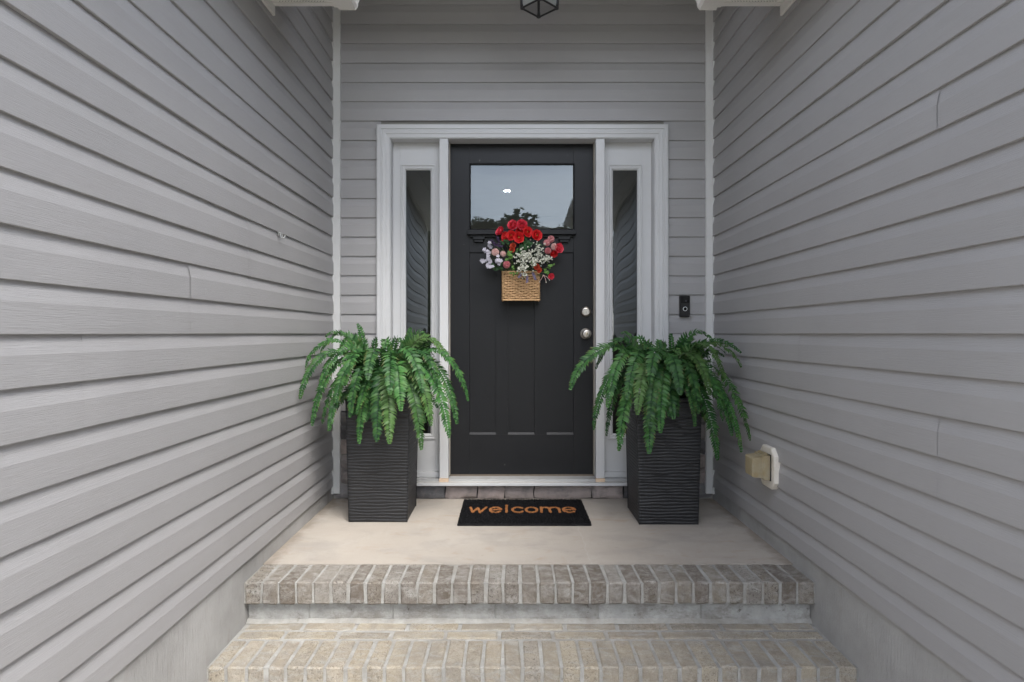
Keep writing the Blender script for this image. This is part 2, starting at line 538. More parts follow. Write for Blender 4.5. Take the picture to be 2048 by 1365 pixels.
# profile of one dutch lap: (height above its bottom edge, distance behind the drip edge)
PROF = [(0.004, 0.0120), (-0.0015, 0.0120), (-0.0018, 0.002), (-0.0008, 0.0), (0.002, -0.0002), (0.030, 0.0000), (0.0675, 0.0002), (0.0700, 0.0008),
        (0.082, 0.0036), (0.095, 0.0066), (0.107, 0.0086), (0.113, 0.0092), (0.122, 0.0100)]

def siding_piece(name, parent, kind, a, b, z0, proud=0.0, zcut=None):
    """kind: 'L','R','B'; a..b along the run; one lap of vinyl siding"""
    n = max(2, int((b - a) / 0.16) + 1)
    vs, fs, uv = [], [], []
    ph = rnd.uniform(0, 6.28)
    run = [0.0]
    for i in range(1, len(PROF)):
        run.append(run[-1] + math.hypot(PROF[i][0] - PROF[i - 1][0], PROF[i][1] - PROF[i - 1][1]))
    for i in range(n + 1):
        s = a + (b - a) * i / n
        wv = 0.0007 * math.sin(s * 3.1 + ph) + 0.0005 * math.sin(s * 7.3 + ph * 2)
        wz = 0.0006 * math.sin(s * 2.3 + ph * 3)
        for j, (h, d) in enumerate(PROF):
            dd = d - proud + wv * (1 if d < 0.008 else 0)
            z = z0 + h + wz
            if zcut is not None: z = max(z, zcut)
            if kind == 'L': vs.append((XL - dd, s, z))
            elif kind == 'R': vs.append((XR + dd, s, z))
            else: vs.append((s, D + dd, z))
            uv.append((s, z0 + run[j]))
    m = len(PROF)
    for i in range(n):
        for j in range(m - 1):
            q = (i * m + j, i * m + j + 1, (i + 1) * m + j + 1, (i + 1) * m + j)
            fs.append(q if kind == 'R' else q[::-1])
    me = bpy.data.meshes.new('siding_course')
    me.from_pydata(vs, [], fs)
    ul = me.uv_layers.new(name='UVMap')
    for lp in me.loops:
        ul.data[lp.index].uv = uv[lp.vertex_index]
    me.polygons.foreach_set('use_smooth', [True] * len(fs))
    try: me.set_sharp_from_angle(angle=R(13))
    except Exception: pass
    me.materials.append(M_SID)
    return put('siding_course', me, parent)

# ------------------------------------------------------------------ side walls
SEAMS = {'L': {0: 2.005, 1: 2.005, 2: 2.454, 3: 2.454, -1: 1.506, -2: 1.506, 6: 0.55, 7: 0.55},
         'R': {4: 1.723, 5: 1.723, -3: 1.723, -4: 1.723, -1: 2.553, -2: 2.553, 8: 0.6, 9: 0.6}}
def side_wall(kind, label):
    x = XL if kind == 'L' else XR
    w = thing('siding_wall', (x, 1.2, ZG), label, 'wall')
    s = -1 if kind == 'L' else 1
    xa, xb = sorted((x + s * 0.0135, x + s * 0.12))
    boxpart('wall_core', M_SHEATH, w, xa, xb, Y0, D + 0.10, 0.08, ZTOP)
    for k in range(-8, 19):
        z0 = CZ + k * E
        if z0 > ZTOP - 0.05: break
        cut = 0.0795 if k == -8 else None
        ys = SEAMS[kind].get(k)
        if ys is None:
            siding_piece('siding_course', w, kind, Y0, D - 0.012, z0, zcut=cut)
        else:
            siding_piece('siding_course', w, kind, Y0, ys + 0.02, z0)
            siding_piece('siding_course', w, kind, ys, D - 0.012, z0, proud=0.0018)
    # outside corner trim at the free end
    b = MB()
    xa, xb = sorted((x - s * 0.012, x + s * 0.125))
    b.box(xa, xb, Y0 - 0.03, Y0 + 0.0, 0.07, ZTOP)
    b.obj('corner_trim', M_WHITE, w)
    return w
side_wall('L', 'left side wall of grey lap siding beside the porch, with a small clip on it')
side_wall('R', 'right side wall of grey lap siding carrying the outdoor outlet')

# foundations below the siding
for kind in 'LR':
    s = -1 if kind == 'L' else 1
    x = XL if kind == 'L' else XR
    b = MB()
    n, m = 60, 10
    for i in range(n + 1):
        for j in range(m + 1):
            yy = Y0 + (D + 0.02 - Y0) * i / n
            zz = ZG - 0.05 + (0.079 - ZG + 0.05) * j / m
            b.v.append((x + s * 0.010 + rnd.uniform(-0.0012, 0.0012), yy, zz))
    for i in range(n):
        for j in range(m):
            q = (i * (m + 1) + j, (i + 1) * (m + 1) + j, (i + 1) * (m + 1) + j + 1, i * (m + 1) + j + 1)
            b.face(q if s < 0 else q[::-1])
    xa, xb = sorted((x + s * 0.0125, x + s * 0.2))
    b.box(xa, xb, Y0, D + 0.1, ZG - 0.05, 0.0785)
    o = b.obj('foundation_wall', M_PARGE, None, smooth=True, ang=40)
    tag(o, 'rough grey parged foundation strip under the %s siding wall' % ('left' if kind == 'L' else 'right'), 'foundation', 'parged foundations')

# ------------------------------------------------------------------ back wall: siding, stone, corner posts
bw = thing('siding_wall', (XC, D, 0), 'back wall of grey lap siding and stone around the front door', 'wall')
OX0, OX1, OZ1 = -0.745, 0.891, 2.16                      # rough opening hidden by the casing
boxpart('wall_core', M_SHEATH, bw, XL - 0.02, OX0, D + 0.0145, D + 0.16, -0.05, ZTOP)
boxpart('wall_core', M_SHEATH, bw, OX1, XR + 0.02, D + 0.0145, D + 0.16, -0.05, ZTOP)
boxpart('wall_core', M_SHEATH, bw, OX0, OX1, D + 0.0145, D + 0.16, OZ1, ZTOP)
boxpart('wall_core', M_GAP, bw, OX0, OX1, D + 0.024, D + 0.16, -0.05, 0.088)
CO0, CO1, CZT = -0.7795, 0.9255, 2.197                   # outer edges of the casing
for k in range(-4, 19):
    z0 = CZ + k * E
    if z0 > ZTOP - 0.05: break
    if z0 + 0.08 > CZT:
        siding_piece('siding_course', bw, 'B', XL + 0.03, XR - 0.03, z0)
    else:
        siding_piece('siding_course', bw, 'B', XL + 0.03, CO0 + 0.02, z0)
        siding_piece('siding_course', bw, 'B', CO1 - 0.02, XR - 0.03, z0)
for s, x in ((1, XL), (-1, XR)):
    b = MB()
    x0, x1 = sorted((x - s * 0.004, x + s * 0.0385))
    b.box(x0, x1, D - 0.014, D + 0.012, 0.035, ZTOP, c=0.0025)
    x0, x1 = sorted((x - s * 0.012, x + s * 0.003))
    b.box(x0, x1, D - 0.022, D - 0.004, 0.035, ZTOP, c=0.002)
    b.obj('corner_post', M_WHITE, bw)

# stone veneer: pieces with rounded, uneven faces
def stone(x0, x1, z0, z1, yf):
    nx = max(4, int((x1 - x0) / 0.02)); nz = 5
    b = MB()
    hx, hz = (x1 - x0) / 2, (z1 - z0) / 2
    ph = [rnd.uniform(0, 6.28) for _ in range(6)]
    for i in range(nx + 1):
        for j in range(nz + 1):
            u, v = 2 * i / nx - 1, 2 * j / nz - 1
            x = (x0 + x1) / 2 + u * hx + 0.003 * math.sin(v * 2.2 + ph[0]) * abs(u)
            z = (z0 + z1) / 2 + v * hz + 0.003 * math.sin(u * 3.1 + ph[1]) * abs(v)
            y = yf + 0.010 * (abs(u) ** 7 + abs(v) ** 7) / 1.0 + 0.0035 * math.sin(x * 31 + ph[2]) * math.cos(z * 47 + ph[3]) + 0.002 * math.sin(x * 83 + ph[4])
            b.v.append((x, y, z))
    for i in range(nx):
        for j in range(nz):
            b.face((i * (nz + 1) + j, (i + 1) * (nz + 1) + j, (i + 1) * (nz + 1) + j + 1, i * (nz + 1) + j + 1))
    # sides
    ring = [i * (nz + 1) for i in range(nx + 1)] + [nx * (nz + 1) + j for j in range(1, nz + 1)] + \
           [i * (nz + 1) + nz for i in range(nx - 1, -1, -1)] + [j for j in range(nz - 1, 0, -1)]
    n0 = len(b.v)
    for i in ring:
        vx = b.v[i]; b.v.append((vx[0], D + 0.0225, vx[2]))
    L = len(ring)
    for k in range(L):
        b.face((ring[k], n0 + k, n0 + (k + 1) % L, ring[(k + 1) % L]))
    o = b.obj('stone', M_STONE, bw, smooth=True, ang=55)
    return o
xs = [(828, 890), (890.5, 954), (955, 1009), (1010, 1068), (1069, 1184), (1185, 1247), (1248, 1283)]
for (a, c) in xs:
    stone((a - CX) / 340 + 0.0015, (c - CX) / 340 - 0.0015, 0.003, 0.0855, D - 0.004)
stone((770 - CX) / 340, (827 - CX) / 340 - 0.0015, 0.003, 0.0855, D - 0.004)
stone((1284 - CX) / 340, (1335 - CX) / 340, 0.003, 0.0855, D - 0.004)
for (xa, xb) in ((XL + 0.002, CO0 - 0.004), (CO1 + 0.004, XR - 0.002)):
    for r_ in range(6):
        z0 = 0.004 + r_ * 0.0865
        cut = xa + (xb - xa) * rnd.choice((0.36, 0.6, 0.48, 0.7))
        stone(xa, cut - 0.002, z0, z0 + 0.083, D + 0.001)
        stone(cut + 0.002, xb, z0, z0 + 0.083, D + 0.002)

# ------------------------------------------------------------------ porch slab and brick steps
slab = MB(); slab.box(XL - 0.0095, XR + 0.0095, 2.6235, D + 0.02, -0.11, 0.0)
tag(slab.obj('porch_slab', M_CONC), kind='structure')
fill = MB(); fill.box(XL - 0.009, XR + 0.009, 2.64, D + 0.02, ZG - 0.04, -0.111)
tag(fill.obj('porch_base', M_PARGE), kind='structure')

FXL, FXR = XL - 0.008, XR + 0.008
def brickmeshes(lx, ly, lz, mat, n=8, jit=0.0018, c=0.0058):
    out = []
    for i in range(n):
        b = MB()
        b.box(-lx / 2, lx / 2, -ly / 2, ly / 2, -lz / 2, lz / 2, c=c * rnd.uniform(0.8, 1.3), jit=jit)
        out.append(b.mesh('brick', mat))
    return out
def lay(meshes, parent, x, y, z, name='brick'):
    o = bpy.data.objects.new(name, rnd.choice(meshes))
    link(o); o.parent = parent
    o.location = Vector((x, y, z)) - Vector(parent.location)
    o.rotation_euler = (0, R(rnd.uniform(-0.5, 0.5)), R(rnd.uniform(-0.7, 0.7)) + (math.pi if rnd.random() < 0.5 else 0))
    return o

NY0, NY1, NZ = 2.431, 2.620, 0.0
up = thing('brick_step', (XC, 2.43, -0.171), 'upper brick step edging the concrete porch, with grey-brown weathered bricks on edge', 'step')
pitch = (FXR - FXL) / 33.0
rl = brickmeshes(pitch - 0.0082, NY1 - NY0 + 0.004, 0.0885, M_BRA)
for i in range(33):
    lay(rl, up, FXL + (i + 0.5) * pitch, (NY0 + NY1) / 2 + rnd.uniform(-0.0015, 0.0015), -0.0442 + rnd.uniform(-0.001, 0.001))
b = MB(); b.box(FXL - 0.001, FXR + 0.001, NY0 + 0.0032, NY1 + 0.003, -0.085, -0.0040)
b.obj('mortar', M_MORT, up)
xb = [FXL, -0.80, -0.466, -0.058, 0.35, 0.76, FXR]
for i in range(6):
    boxpart('riser_block', M_BLOCK, up, xb[i] + 0.002, xb[i + 1] - 0.002, 2.467 + rnd.uniform(-0.001, 0.002), 2.635, -0.170, -0.0895, c=0.003, jit=0.0012)
b = MB(); b.box(FXL, FXR, 2.4715, 2.63, -0.168, -0.0905)
b.obj('mortar', M_MORT, up)

TY0, TY1, TY2, TZ = 2.127, 2.322, 2.464, -0.171
lo = thing('brick_step', (XC, 2.13, ZG), 'lower brick step of tan bricks at the bottom of the picture', 'step')
rl2 = brickmeshes(pitch - 0.0092, TY1 - TY0 - 0.008, 0.0885, M_BRB)
for i in range(33):
    lay(rl2, lo, FXL + (i + 0.5) * pitch, (TY0 + TY1) / 2 - 0.002 + rnd.uniform(-0.0015, 0.0015), TZ - 0.0442 + rnd.uniform(-0.001, 0.001))
sl = 0.2045
for r_, yy in enumerate((TY1 + 0.0365, TY1 + 0.105)):
    st = brickmeshes(sl - 0.011, 0.0575, 0.0885, M_BRB, 4)
    x = FXL + 0.004 + (0.03 if r_ else -0.02) + 0.03
    xi = FXL + 0.006
    edges = [xi] + [x + 0.17 + k * sl for k in range(0, 11) if x + 0.17 + k * sl < FXR - 0.03] + [FXR - 0.004]
    for k in range(len(edges) - 1):
        ln = edges[k + 1] - edges[k]
        if abs(ln - sl) < 1e-4:
            lay(st, lo, (edges[k] + edges[k + 1]) / 2, yy, TZ - 0.0442 + rnd.uniform(-0.0012, 0.0008))
        else:
            lay(brickmeshes(ln - 0.011, 0.0575, 0.0885, M_BRB, 1), lo, (edges[k] + edges[k + 1]) / 2, yy, TZ - 0.0442)
b = MB(); b.box(FXL - 0.001, FXR + 0.001, TY0 + 0.0052, 2.4665, TZ - 0.086, TZ - 0.0036)
b.obj('mortar', M_MORT, lo)
b = MB()
n = 60                                   # the smear of mortar in the corner under the riser
for i in range(n + 1):
    x = FXL + (FXR - FXL) * i / n
    e1, e2 = rnd.uniform(-0.003, 0.003), rnd.uniform(-0.002, 0.003)
    b.v += [(x, 2.4675, TZ + 0.012 + e2), (x, 2.462, TZ + 0.007 + e2), (x, 2.449 + e1, TZ - 0.001)]
for i in range(n):
    for j in range(2):
        b.face((i * 3 + j, i * 3 + j + 1, (i + 1) * 3 + j + 1, (i + 1) * 3 + j))
b.obj('mortar_fillet', M_MORT, lo, smooth=True)
for i in range(6):
    boxpart('riser_block', M_BLOCK, lo, xb[i] + 0.002, xb[i + 1] - 0.002, 2.165, 2.46, ZG - 0.03, TZ - 0.0895, c=0.003, jit=0.001)

# ------------------------------------------------------------------ eaves and gutters
ZS, YE = 2.403, 2.70
for kind in 'LR':
    s = 1 if kind == 'L' else -1            # direction into the alcove
    x = XL if kind == 'L' else XR
    side = 'left' if kind == 'L' else 'right'
    ev = thing('roof_eave', (x, 1.0, ZS), 'white vented eave box high on the %s siding wall' % side, 'eave', 'eaves over the side walls')
    xo = x + s * 0.270
    # soffit in planks with rows of vent holes
    yy = YE
    for i in range(13):
        y1 = yy - 0.30
        xa, xb2 = sorted((x + s * 0.004, xo))
        boxpart('soffit_panel', M_SOFFIT, ev, xa, xb2, y1 + 0.002, yy - 0.002, ZS, ZS + 0.012)
        yy = y1
        if yy < Y0: break
    h = MB()
    for i in range(16):
        for j in range(24):
            xx = x + s * (0.045 + 0.0125 * i) + (0.006 if j % 2 else 0) * s
            yc = YE - 0.035 - j * 0.0125
            k0 = len(h.v)
            for q in range(6):
                h.v.append((xx + 0.0022 * math.cos(q * 1.0472), yc + 0.0022 * math.sin(q * 1.0472), ZS - 0.0008))
            h.face([k0 + q for q in range(6)][::-1])
    ho = h.obj('vent_holes', M_HOLE, ev); ho['kind'] = 'stuff'
    xa, xb2 = sorted((x + s * 0.001, x + s * 0.013))
    boxpart('frieze_trim', M_SOFFIT, ev, xa, xb2, Y0, YE, ZS - 0.046, ZS - 0.0012, c=0.002)
    xa, xb2 = sorted((x + s * 0.0135, xo))
    boxpart('end_trim', M_SOFFIT, ev, xa, xb2, YE - 0.028, YE - 0.001, ZS - 0.0035, ZS - 0.001)
    xa, xb2 = sorted((xo + s * 0.001, xo + s * 0.018))
    boxpart('fascia', M_SOFFIT, ev, xa, xb2, Y0, YE, ZS - 0.008, ZS + 0.16)
    xa, xb2 = sorted((x + s * 0.004, xo))
    boxpart('end_board', M_SOFFIT, ev, xa, xb2, YE - 0.016, YE + 0.0, ZS + 0.0125, ZS + 0.30)
    # roof over the wing, sloping up and away
    r = MB()
    pr = [(x + s * 0.31, ZS + 0.165), (x + s * 0.31, ZS + 0.19), (x - s * 2.2, ZS + 1.50), (x - s * 2.2, ZS + 1.47)]
    for yv in (Y0 - 0.2, YE - 0.002):
        for p in pr: r.v.append((p[0], yv, p[1]))
    for k in range(4):
        r.face((k, (k + 1) % 4, 4 + (k + 1) % 4, 4 + k))
    r.face((3, 2, 1, 0)); r.face((4, 5, 6, 7))
    r.obj('roof_deck', mat_plain('roof_shingle_' + side, (0.07, 0.068, 0.066), 0.9, 0.1, 0.3, 30, 0.5, 80), ev)
    # K-style gutter
    g = thing('rain_gutter', (xo + s * 0.02, 1.0, ZS - 0.02), 'white metal rain gutter hung along the %s eave' % side, 'gutter', 'gutters on the eaves')
    xg = xo + s * 0.0195
    prof = [(0.0, 0.115), (0.0, 0.0), (0.072, 0.0), (0.082, 0.012), (0.084, 0.030), (0.094, 0.050), (0.106, 0.066), (0.113, 0.085), (0.113, 0.108), (0.104, 0.112)]
    b = MB()
    T = 0.0018
    ins = [(0.002, 0.115), (0.002, 0.002), (0.071, 0.002), (0.080, 0.0125), (0.082, 0.031), (0.092, 0.051), (0.104, 0.067), (0.111, 0.086), (0.111, 0.106), (0.104, 0.110)]
    for yv in (Y0 - 0.02, YE):
        for p in prof + ins[::-1]:
            b.v.append((xg + s * p[0], yv, ZS - 0.016 + p[1]))
    L = 20
    for k in range(L):
        b.face((k, (k + 1) % L, L + (k + 1) % L, L + k))
    b.obj('trough', M_SOFFIT, g)
    for yv0, yv1 in ((YE + 0.0005, YE + 0.003), (Y0 - 0.024, Y0 - 0.021)):
        b = MB()
        pc = [(p[0] * 1.01 - 0.001, p[1] * 1.02 - 0.003) for p in prof]
        for yv in (yv0, yv1):
            for p in pc: b.v.append((xg + s * p[0], yv, ZS - 0.016 + p[1]))
        L = 10
        for k in range(L): b.face((k, (k + 1) % L, L + (k + 1) % L, L + k))
        b.face(list(range(L))[::-1]); b.face(list(range(L, 2 * L)))
        b.obj('end_cap', M_SOFFIT, g)

# porch ceiling behind the eaves
b = MB(); b.box(XL - 0.12, XR + 0.12, 2.60, D + 0.16, ZTOP + 0.001, ZTOP + 0.12)
tag(b.obj('porch_ceiling', M_SOFFIT), kind='structure')
b = MB(); b.box(XL - 0.1, XR + 0.1, 2.48, 2.599, 2.88, ZTOP + 0.12)  # out-of-view beam, added to shade the upper back wall
tag(b.obj('shade_beam', M_SOFFIT), 'unseen white beam added overhead to shade the back wall', 'beam')

# ------------------------------------------------------------------ door frame
df = thing('door_frame', (XC, D, 0.09), 'white door surround of casing, posts and threshold', 'door frame')
YF = 3.622
# casing profile: (distance in from outer edge, y)
CP = [(0.0, D + 0.006), (0.0, YF), (0.006, YF - 0.002), (0.024, YF - 0.002), (0.027, YF + 0.004), (0.031, YF + 0.004), (0.034, YF + 0.001), (0.052, YF + 0.003), (0.055, YF + 0.007), (0.072, YF + 0.0085), (0.0765, YF + 0.012), (0.0765, D + 0.006)]
def casing(kind):
    b = MB()
    n = len(CP)
    for e in (0, 1):
        for (o, y) in CP:
            if kind == 'l': b.v.append((CO0 + o, y, 0.097 if e == 0 else CZT - o - 0.0004))
            elif kind == 'r': b.v.append((CO1 - o, y, 0.097 if e == 0 else CZT - o - 0.0004))
            else: b.v.append((CO0 + o + 0.0004 if e == 0 else CO1 - o - 0.0004, y, CZT - o))
    for k in range(n - 1):
        q = (k, k + 1, n + k + 1, n + k)
        b.face(q if kind == 'r' or kind == 'h' else q[::-1])
    b.face(range(n)); b.face(range(n, 2 * n))
    b.obj('casing_board', M_PAINT, df)
for k in 'lrh': casing(k)
JX0, JX1, JZ = CO0 + 0.079, CO1 - 0.079, CZT - 0.0765
boxpart('jamb', M_PAINT, df, JX0 - 0.03, JX0 - 0.0005, YF + 0.014, 3.80, 0.097, JZ + 0.02)
boxpart('jamb', M_PAINT, df, JX1 + 0.0005, JX1 + 0.03, YF + 0.014, 3.80, 0.097, JZ + 0.02)
boxpart('head_jamb', M_PAINT, df, JX0, JX1, YF + 0.0145, 3.80, JZ - 0.002, JZ + 0.022)
MX = [(-0.4140, -0.3625), (0.5045, 0.5560)]
for (a, c) in MX:
    boxpart('mullion_post', M_PAINT, df, a, c, 3.640, 3.80, 0.1245, JZ - 0.0025, c=0.0015)
    xm = a + 0.004 if a < 0 else a - 0.001
    boxpart('sill_pad', M_PEACH, df, a - 0.001, c + 0.001, 3.632, 3.66, 0.1045, 0.124)
# weatherstrip edges against the door leaf
for x0, x1 in ((-0.3622, -0.3580), (0.5000, 0.5042)):
    boxpart('weatherstrip', mat_plain('weatherstrip', (0.34, 0.31, 0.27), 0.7, 0.2), df, x0, x1, 3.70, 3.7345, 0.13, JZ - 0.003)
# threshold
b = MB()
b.box(JX0 - 0.03, JX1 + 0.03, 3.612, 3.80, 0.088, 0.0965)
b.box(JX0, JX1, 3.655, 3.80, 0.0966, 0.1155)
b.obj('threshold', M_SILL, df)
boxpart('sill_nose', M_PAINT, df, JX0 - 0.032, JX1 + 0.032, 3.606, 3.6118, 0.0875, 0.1045, c=0.001)
boxpart('sill_cap', mat_plain('sill_cap', (0.5, 0.49, 0.47), 0.45, 0.4), df, JX0, JX1, 3.6122, 3.6545, 0.0967, 0.1043)

# ------------------------------------------------------------------ sidelights
def pane(name, mat, parent, x0, x1, z0, z1, y, bulge, nx=24, nz=48, th=0.004, px=4, pz=8):
    b = MB()
    for i in range(nx + 1):
        for j in range(nz + 1):
            u, v = 2 * i / nx - 1, 2 * j / nz - 1
            b.v.append((x0 + (x1 - x0) * i / nx, y - bulge * (1 - abs(u) ** px) * (1 - abs(v) ** pz), z0 + (z1 - z0) * j / nz))
    for i in range(nx):
        for j in range(nz):
            b.face((i * (nz + 1) + j, (i + 1) * (nz + 1) + j, (i + 1) * (nz + 1) + j + 1, i * (nz + 1) + j + 1))
    return b.obj(name, mat, parent, smooth=True)

def ring(name, mat, parent, x0, x1, z0, z1, prof):
    """mitred moulding; prof = (inset from outer edge, y)"""
    b = MB(); n = len(prof)
    for (o, y) in prof:
        b.v += [(x0 + o, y, z0 + o), (x1 - o, y, z0 + o), (x1 - o, y, z1 - o), (x0 + o, y, z1 - o)]
    for k in range(n - 1):
        for c in range(4):
            c2 = (c + 1) % 4
            b.face((k * 4 + c, k * 4 + c2, (k + 1) * 4 + c2, (k + 1) * 4 + c))
    return b.obj(name, mat, parent)

def sidelight(x0, x1, gx0, gx1, label, sgn):
    y = 3.715
    t = thing('sidelight_window', ((x0 + x1) / 2, y, 0.1156), label, 'window', 'sidelights beside the door')
    z0, z1, gz0, gz1 = 0.1160, JZ - 0.0025, 0.377, 1.950
    mx0, mx1, mz0, mz1 = gx0 - 0.034, gx1 + 0.031, gz0 - 0.036, gz1 + 0.038
    boxpart('stile', M_PAINT, t, x0 + 0.0005, mx0 - 0.0003, y, y + 0.045, z0 + 0.033, z1)
    boxpart('stile', M_PAINT, t, mx1 + 0.0003, x1 - 0.0005, y, y + 0.045, z0 + 0.033, z1)
    boxpart('top_rail', M_PAINT, t, mx0, mx1, y + 0.0002, y + 0.045, mz1, z1)
    boxpart('bottom_rail', M_PAINT, t, mx0, mx1, y + 0.0002, y + 0.045, z0 + 0.033, mz0)
    boxpart('base_strip', M_PAINT, t, x0 + 0.0005, x1 - 0.0005, y - 0.012, y + 0.045, z0, z0 + 0.0325, c=0.002)
    ring('glazing_moulding', M_PAINT, t, mx0, mx1, mz0, mz1,
         [(0.0, y + 0.02), (0.0, y - 0.006), (0.007, y - 0.008), (0.011, y - 0.004), (0.013, y - 0.001), (0.019, y - 0.003), (0.024, y - 0.001), (0.028, y + 0.004), (0.031, y + 0.006), (0.033, y + 0.018)])
    pane('pane', M_GLASS2, t, gx0 - 0.002, gx1 + 0.003, gz0 - 0.003, gz1 + 0.004, y + 0.0145, 0.0006)
sidelight(JX0, MX[0][0], -0.623, -0.476, 'narrow sidelight window left of the black front door', -1)
sidelight(MX[1][1], JX1, 0.620, 0.765, 'narrow sidelight window right of the black front door', 1)

# ------------------------------------------------------------------ the door leaf
YD = 3.735
door = thing('front_door', (0.073, YD, 0.118), 'black craftsman front door with one wide upper pane and three long panels', 'door')
DX0, DX1, DZ0, DZ1 = -0.366, 0.512, 0.128, JZ - 0.0045
PX = [(-0.2446, -0.0850), (-0.0120, 0.1476), (0.2214, 0.3825)]
PZ0, PZ1 = 0.3645, 1.464
GX0, GX1, GZ0, GZ1 = -0.238, 0.3825, 1.5995, 1.994
TH = 0.04
boxpart('stile', M_DOOR, door, DX0, PX[0][0] - 0.0002, YD, YD + TH, DZ0, DZ1, c=0.001)
boxpart('stile', M_DOOR, door, PX[2][1] + 0.0002, DX1, YD, YD + TH, DZ0, DZ1, c=0.001)
boxpart('top_rail', M_DOOR, door, PX[0][0], PX[2][1], YD + 0.0006, YD + TH, GZ1, DZ1)
boxpart('lock_rail', M_DOOR, door, PX[0][0], PX[2][1], YD + 0.0006, YD + TH, PZ1, GZ0)
boxpart('bottom_rail', M_DOOR, door, PX[0][0], PX[2][1], YD + 0.0006, YD + TH, DZ0, PZ0)
for i in (0, 1):
    boxpart('mullion', M_DOOR, door, PX[i][1] + 0.0002, PX[i + 1][0] - 0.0002, YD + 0.0006, YD + TH, PZ0 + 0.0002, PZ1 - 0.0002)
for (a, c) in PX:
    p = boxpart('panel', M_DOOR, door, a, c, YD + 0.0125, YD + TH - 0.004, PZ0, PZ1)
    b = MB()           # sloping sticking at the foot of the panel
    b.v += [(a, YD + 0.0062, PZ0 - 0.0005), (c, YD + 0.0062, PZ0 - 0.0005), (c, YD + 0.0123, PZ0 + 0.0125), (a, YD + 0.0123, PZ0 + 0.0125), (a, YD + 0.0123, PZ0 - 0.0005), (c, YD + 0.0123, PZ0 - 0.0005)]
    b.face((0, 1, 2, 3)); b.face((0, 3, 4)); b.face((1, 5, 2))
    b.obj('panel_moulding', M_DOOR, p)
boxpart('door_sweep', M_DARKMETAL, door, DX0, DX1, YD + 0.003, YD + 0.03, 0.1162, DZ0 - 0.0005)
boxpart('sweep_edge', mat_plain('sweep_edge', (0.16, 0.13, 0.10), 0.5, 0.4), door, DX0, DX1, YD - 0.003, YD + 0.0025, 0.1162, 0.1255)
ring('glazing_bead', M_DOOR, door, GX0 - 0.008, GX1 + 0.0075, GZ0 - 0.004, GZ1 + 0.008,
     [(0.0, YD + 0.004), (0.0, YD - 0.004), (0.005, YD - 0.005), (0.009, YD + 0.002), (0.010, YD + 0.02)])
pane('pane', M_GLASS, door, GX0 - 0.002, GX1 + 0.002, GZ0 - 0.002, GZ1 + 0.002, YD + 0.012, 0.0007, 24, 24, px=8, pz=8)
# dentil shelf
SX0, SX1 = -0.257, 0.396
sh = boxpart('shelf', M_DOOR, door, SX0, SX1, YD - 0.040, YD - 0.0003, 1.5655, 1.5945, c=0.002)
boxpart('shelf_moulding', M_DOOR, sh, SX0 + 0.018, SX1 - 0.018, YD - 0.020, YD - 0.0003, 1.5535, 1.5652, c=0.001)
for (a, c) in ((-0.222, -0.152), (0.034, 0.104), (0.290, 0.360)):
    b = MB()
    b.box(a, c, YD - 0.030, YD - 0.0004, 1.5375, 1.5532, c=0.001)
    b.box(a + 0.008, c - 0.008, YD - 0.022, YD - 0.0004, 1.5225, 1.5374, c=0.001)
    b.obj('dentil_bracket', M_DOOR, sh)
# hardware
MK = Matrix.Translation((0.4555, YD, 0.9735)) @ Matrix.Rotation(R(90), 4, 'X')
b = MB(); b.lathe([(0.033, 0.0004), (0.033, 0.004), (0.030, 0.008), (0.022, 0.011), (0.013, 0.014)], MK, 32)
k1 = b.obj('knob_rose', M_NICKEL, door, smooth=True, ang=35)
b = MB(); b.lathe([(0.012, 0.012), (0.012, 0.026), (0.018, 0.032), (0.0255, 0.038), (0.0285, 0.047), (0.0275, 0.056), (0.022, 0.063), (0.013, 0.0655), (0.0125, 0.0645), (0.0, 0.0645)], MK, 32)
k2 = b.obj('knob', M_NICKEL, door, smooth=True, ang=35)
b = MB(); b.lathe([(0.0075, 0.0646), (0.0075, 0.068), (0.006, 0.0685), (0.0, 0.0685)], MK, 20)
b.obj('keyhole_cylinder', mat_plain('brass_core', (0.5, 0.42, 0.3), 0.3, 0.5, metal=1.0), k2, smooth=True, ang=35)
MD = Matrix.Translation((0.4555, YD, 1.105)) @ Matrix.Rotation(R(90), 4, 'X')
b = MB(); b.lathe([(0.0325, 0.0004), (0.0325, 0.006), (0.030, 0.012), (0.0245, 0.018), (0.0235, 0.024), (0.019, 0.026), (0.0185, 0.0235), (0.014, 0.0235), (0.0135, 0.026), (0.0, 0.026)], MD, 32)
k3 = b.obj('deadbolt', M_NICKEL, door, smooth=True, ang=30)
boxpart('key_slot', M_BLACK, k3, 0.4543, 0.4567, YD - 0.0268, YD - 0.0262, 1.099, 1.1085)
boxpart('key_slot', M_BLACK, k2, 0.4545, 0.4565, YD - 0.0690, YD - 0.0686, 0.969, 0.978)

# foyer behind the door, seen dimly through the panes
b = MB()
rx0, rx1, ry0, ry1, rz0, rz1 = -1.0, 1.3, 3.81, 9.4, 0.10, 2.74
vs8 = [(x, y, z) for x in (rx0, rx1) for y in (ry0, ry1) for z in (rz0, rz1)]
b.add(vs8, [(0, 2, 3, 1), (4, 5, 7, 6), (2, 6, 7, 3), (0, 4, 6, 2), (1, 3, 7, 5)])
b.add([(rx0, ry0, rz0), (OX0, ry0, rz0), (OX0, ry0, rz1), (rx0, ry0, rz1), (OX1, ry0, rz0), (rx1, ry0, rz0), (rx1, ry0, rz1), (OX1, ry0, rz1), (OX0, ry0, OZ1), (OX1, ry0, OZ1)],
      [(0, 1, 2, 3), (4, 5, 6, 7), (8, 9, 7, 2)])
tag(b.obj('foyer_room', mat_plain('foyer_paint', (0.42, 0.41, 0.39), 0.8, 0.2)), kind='structure')
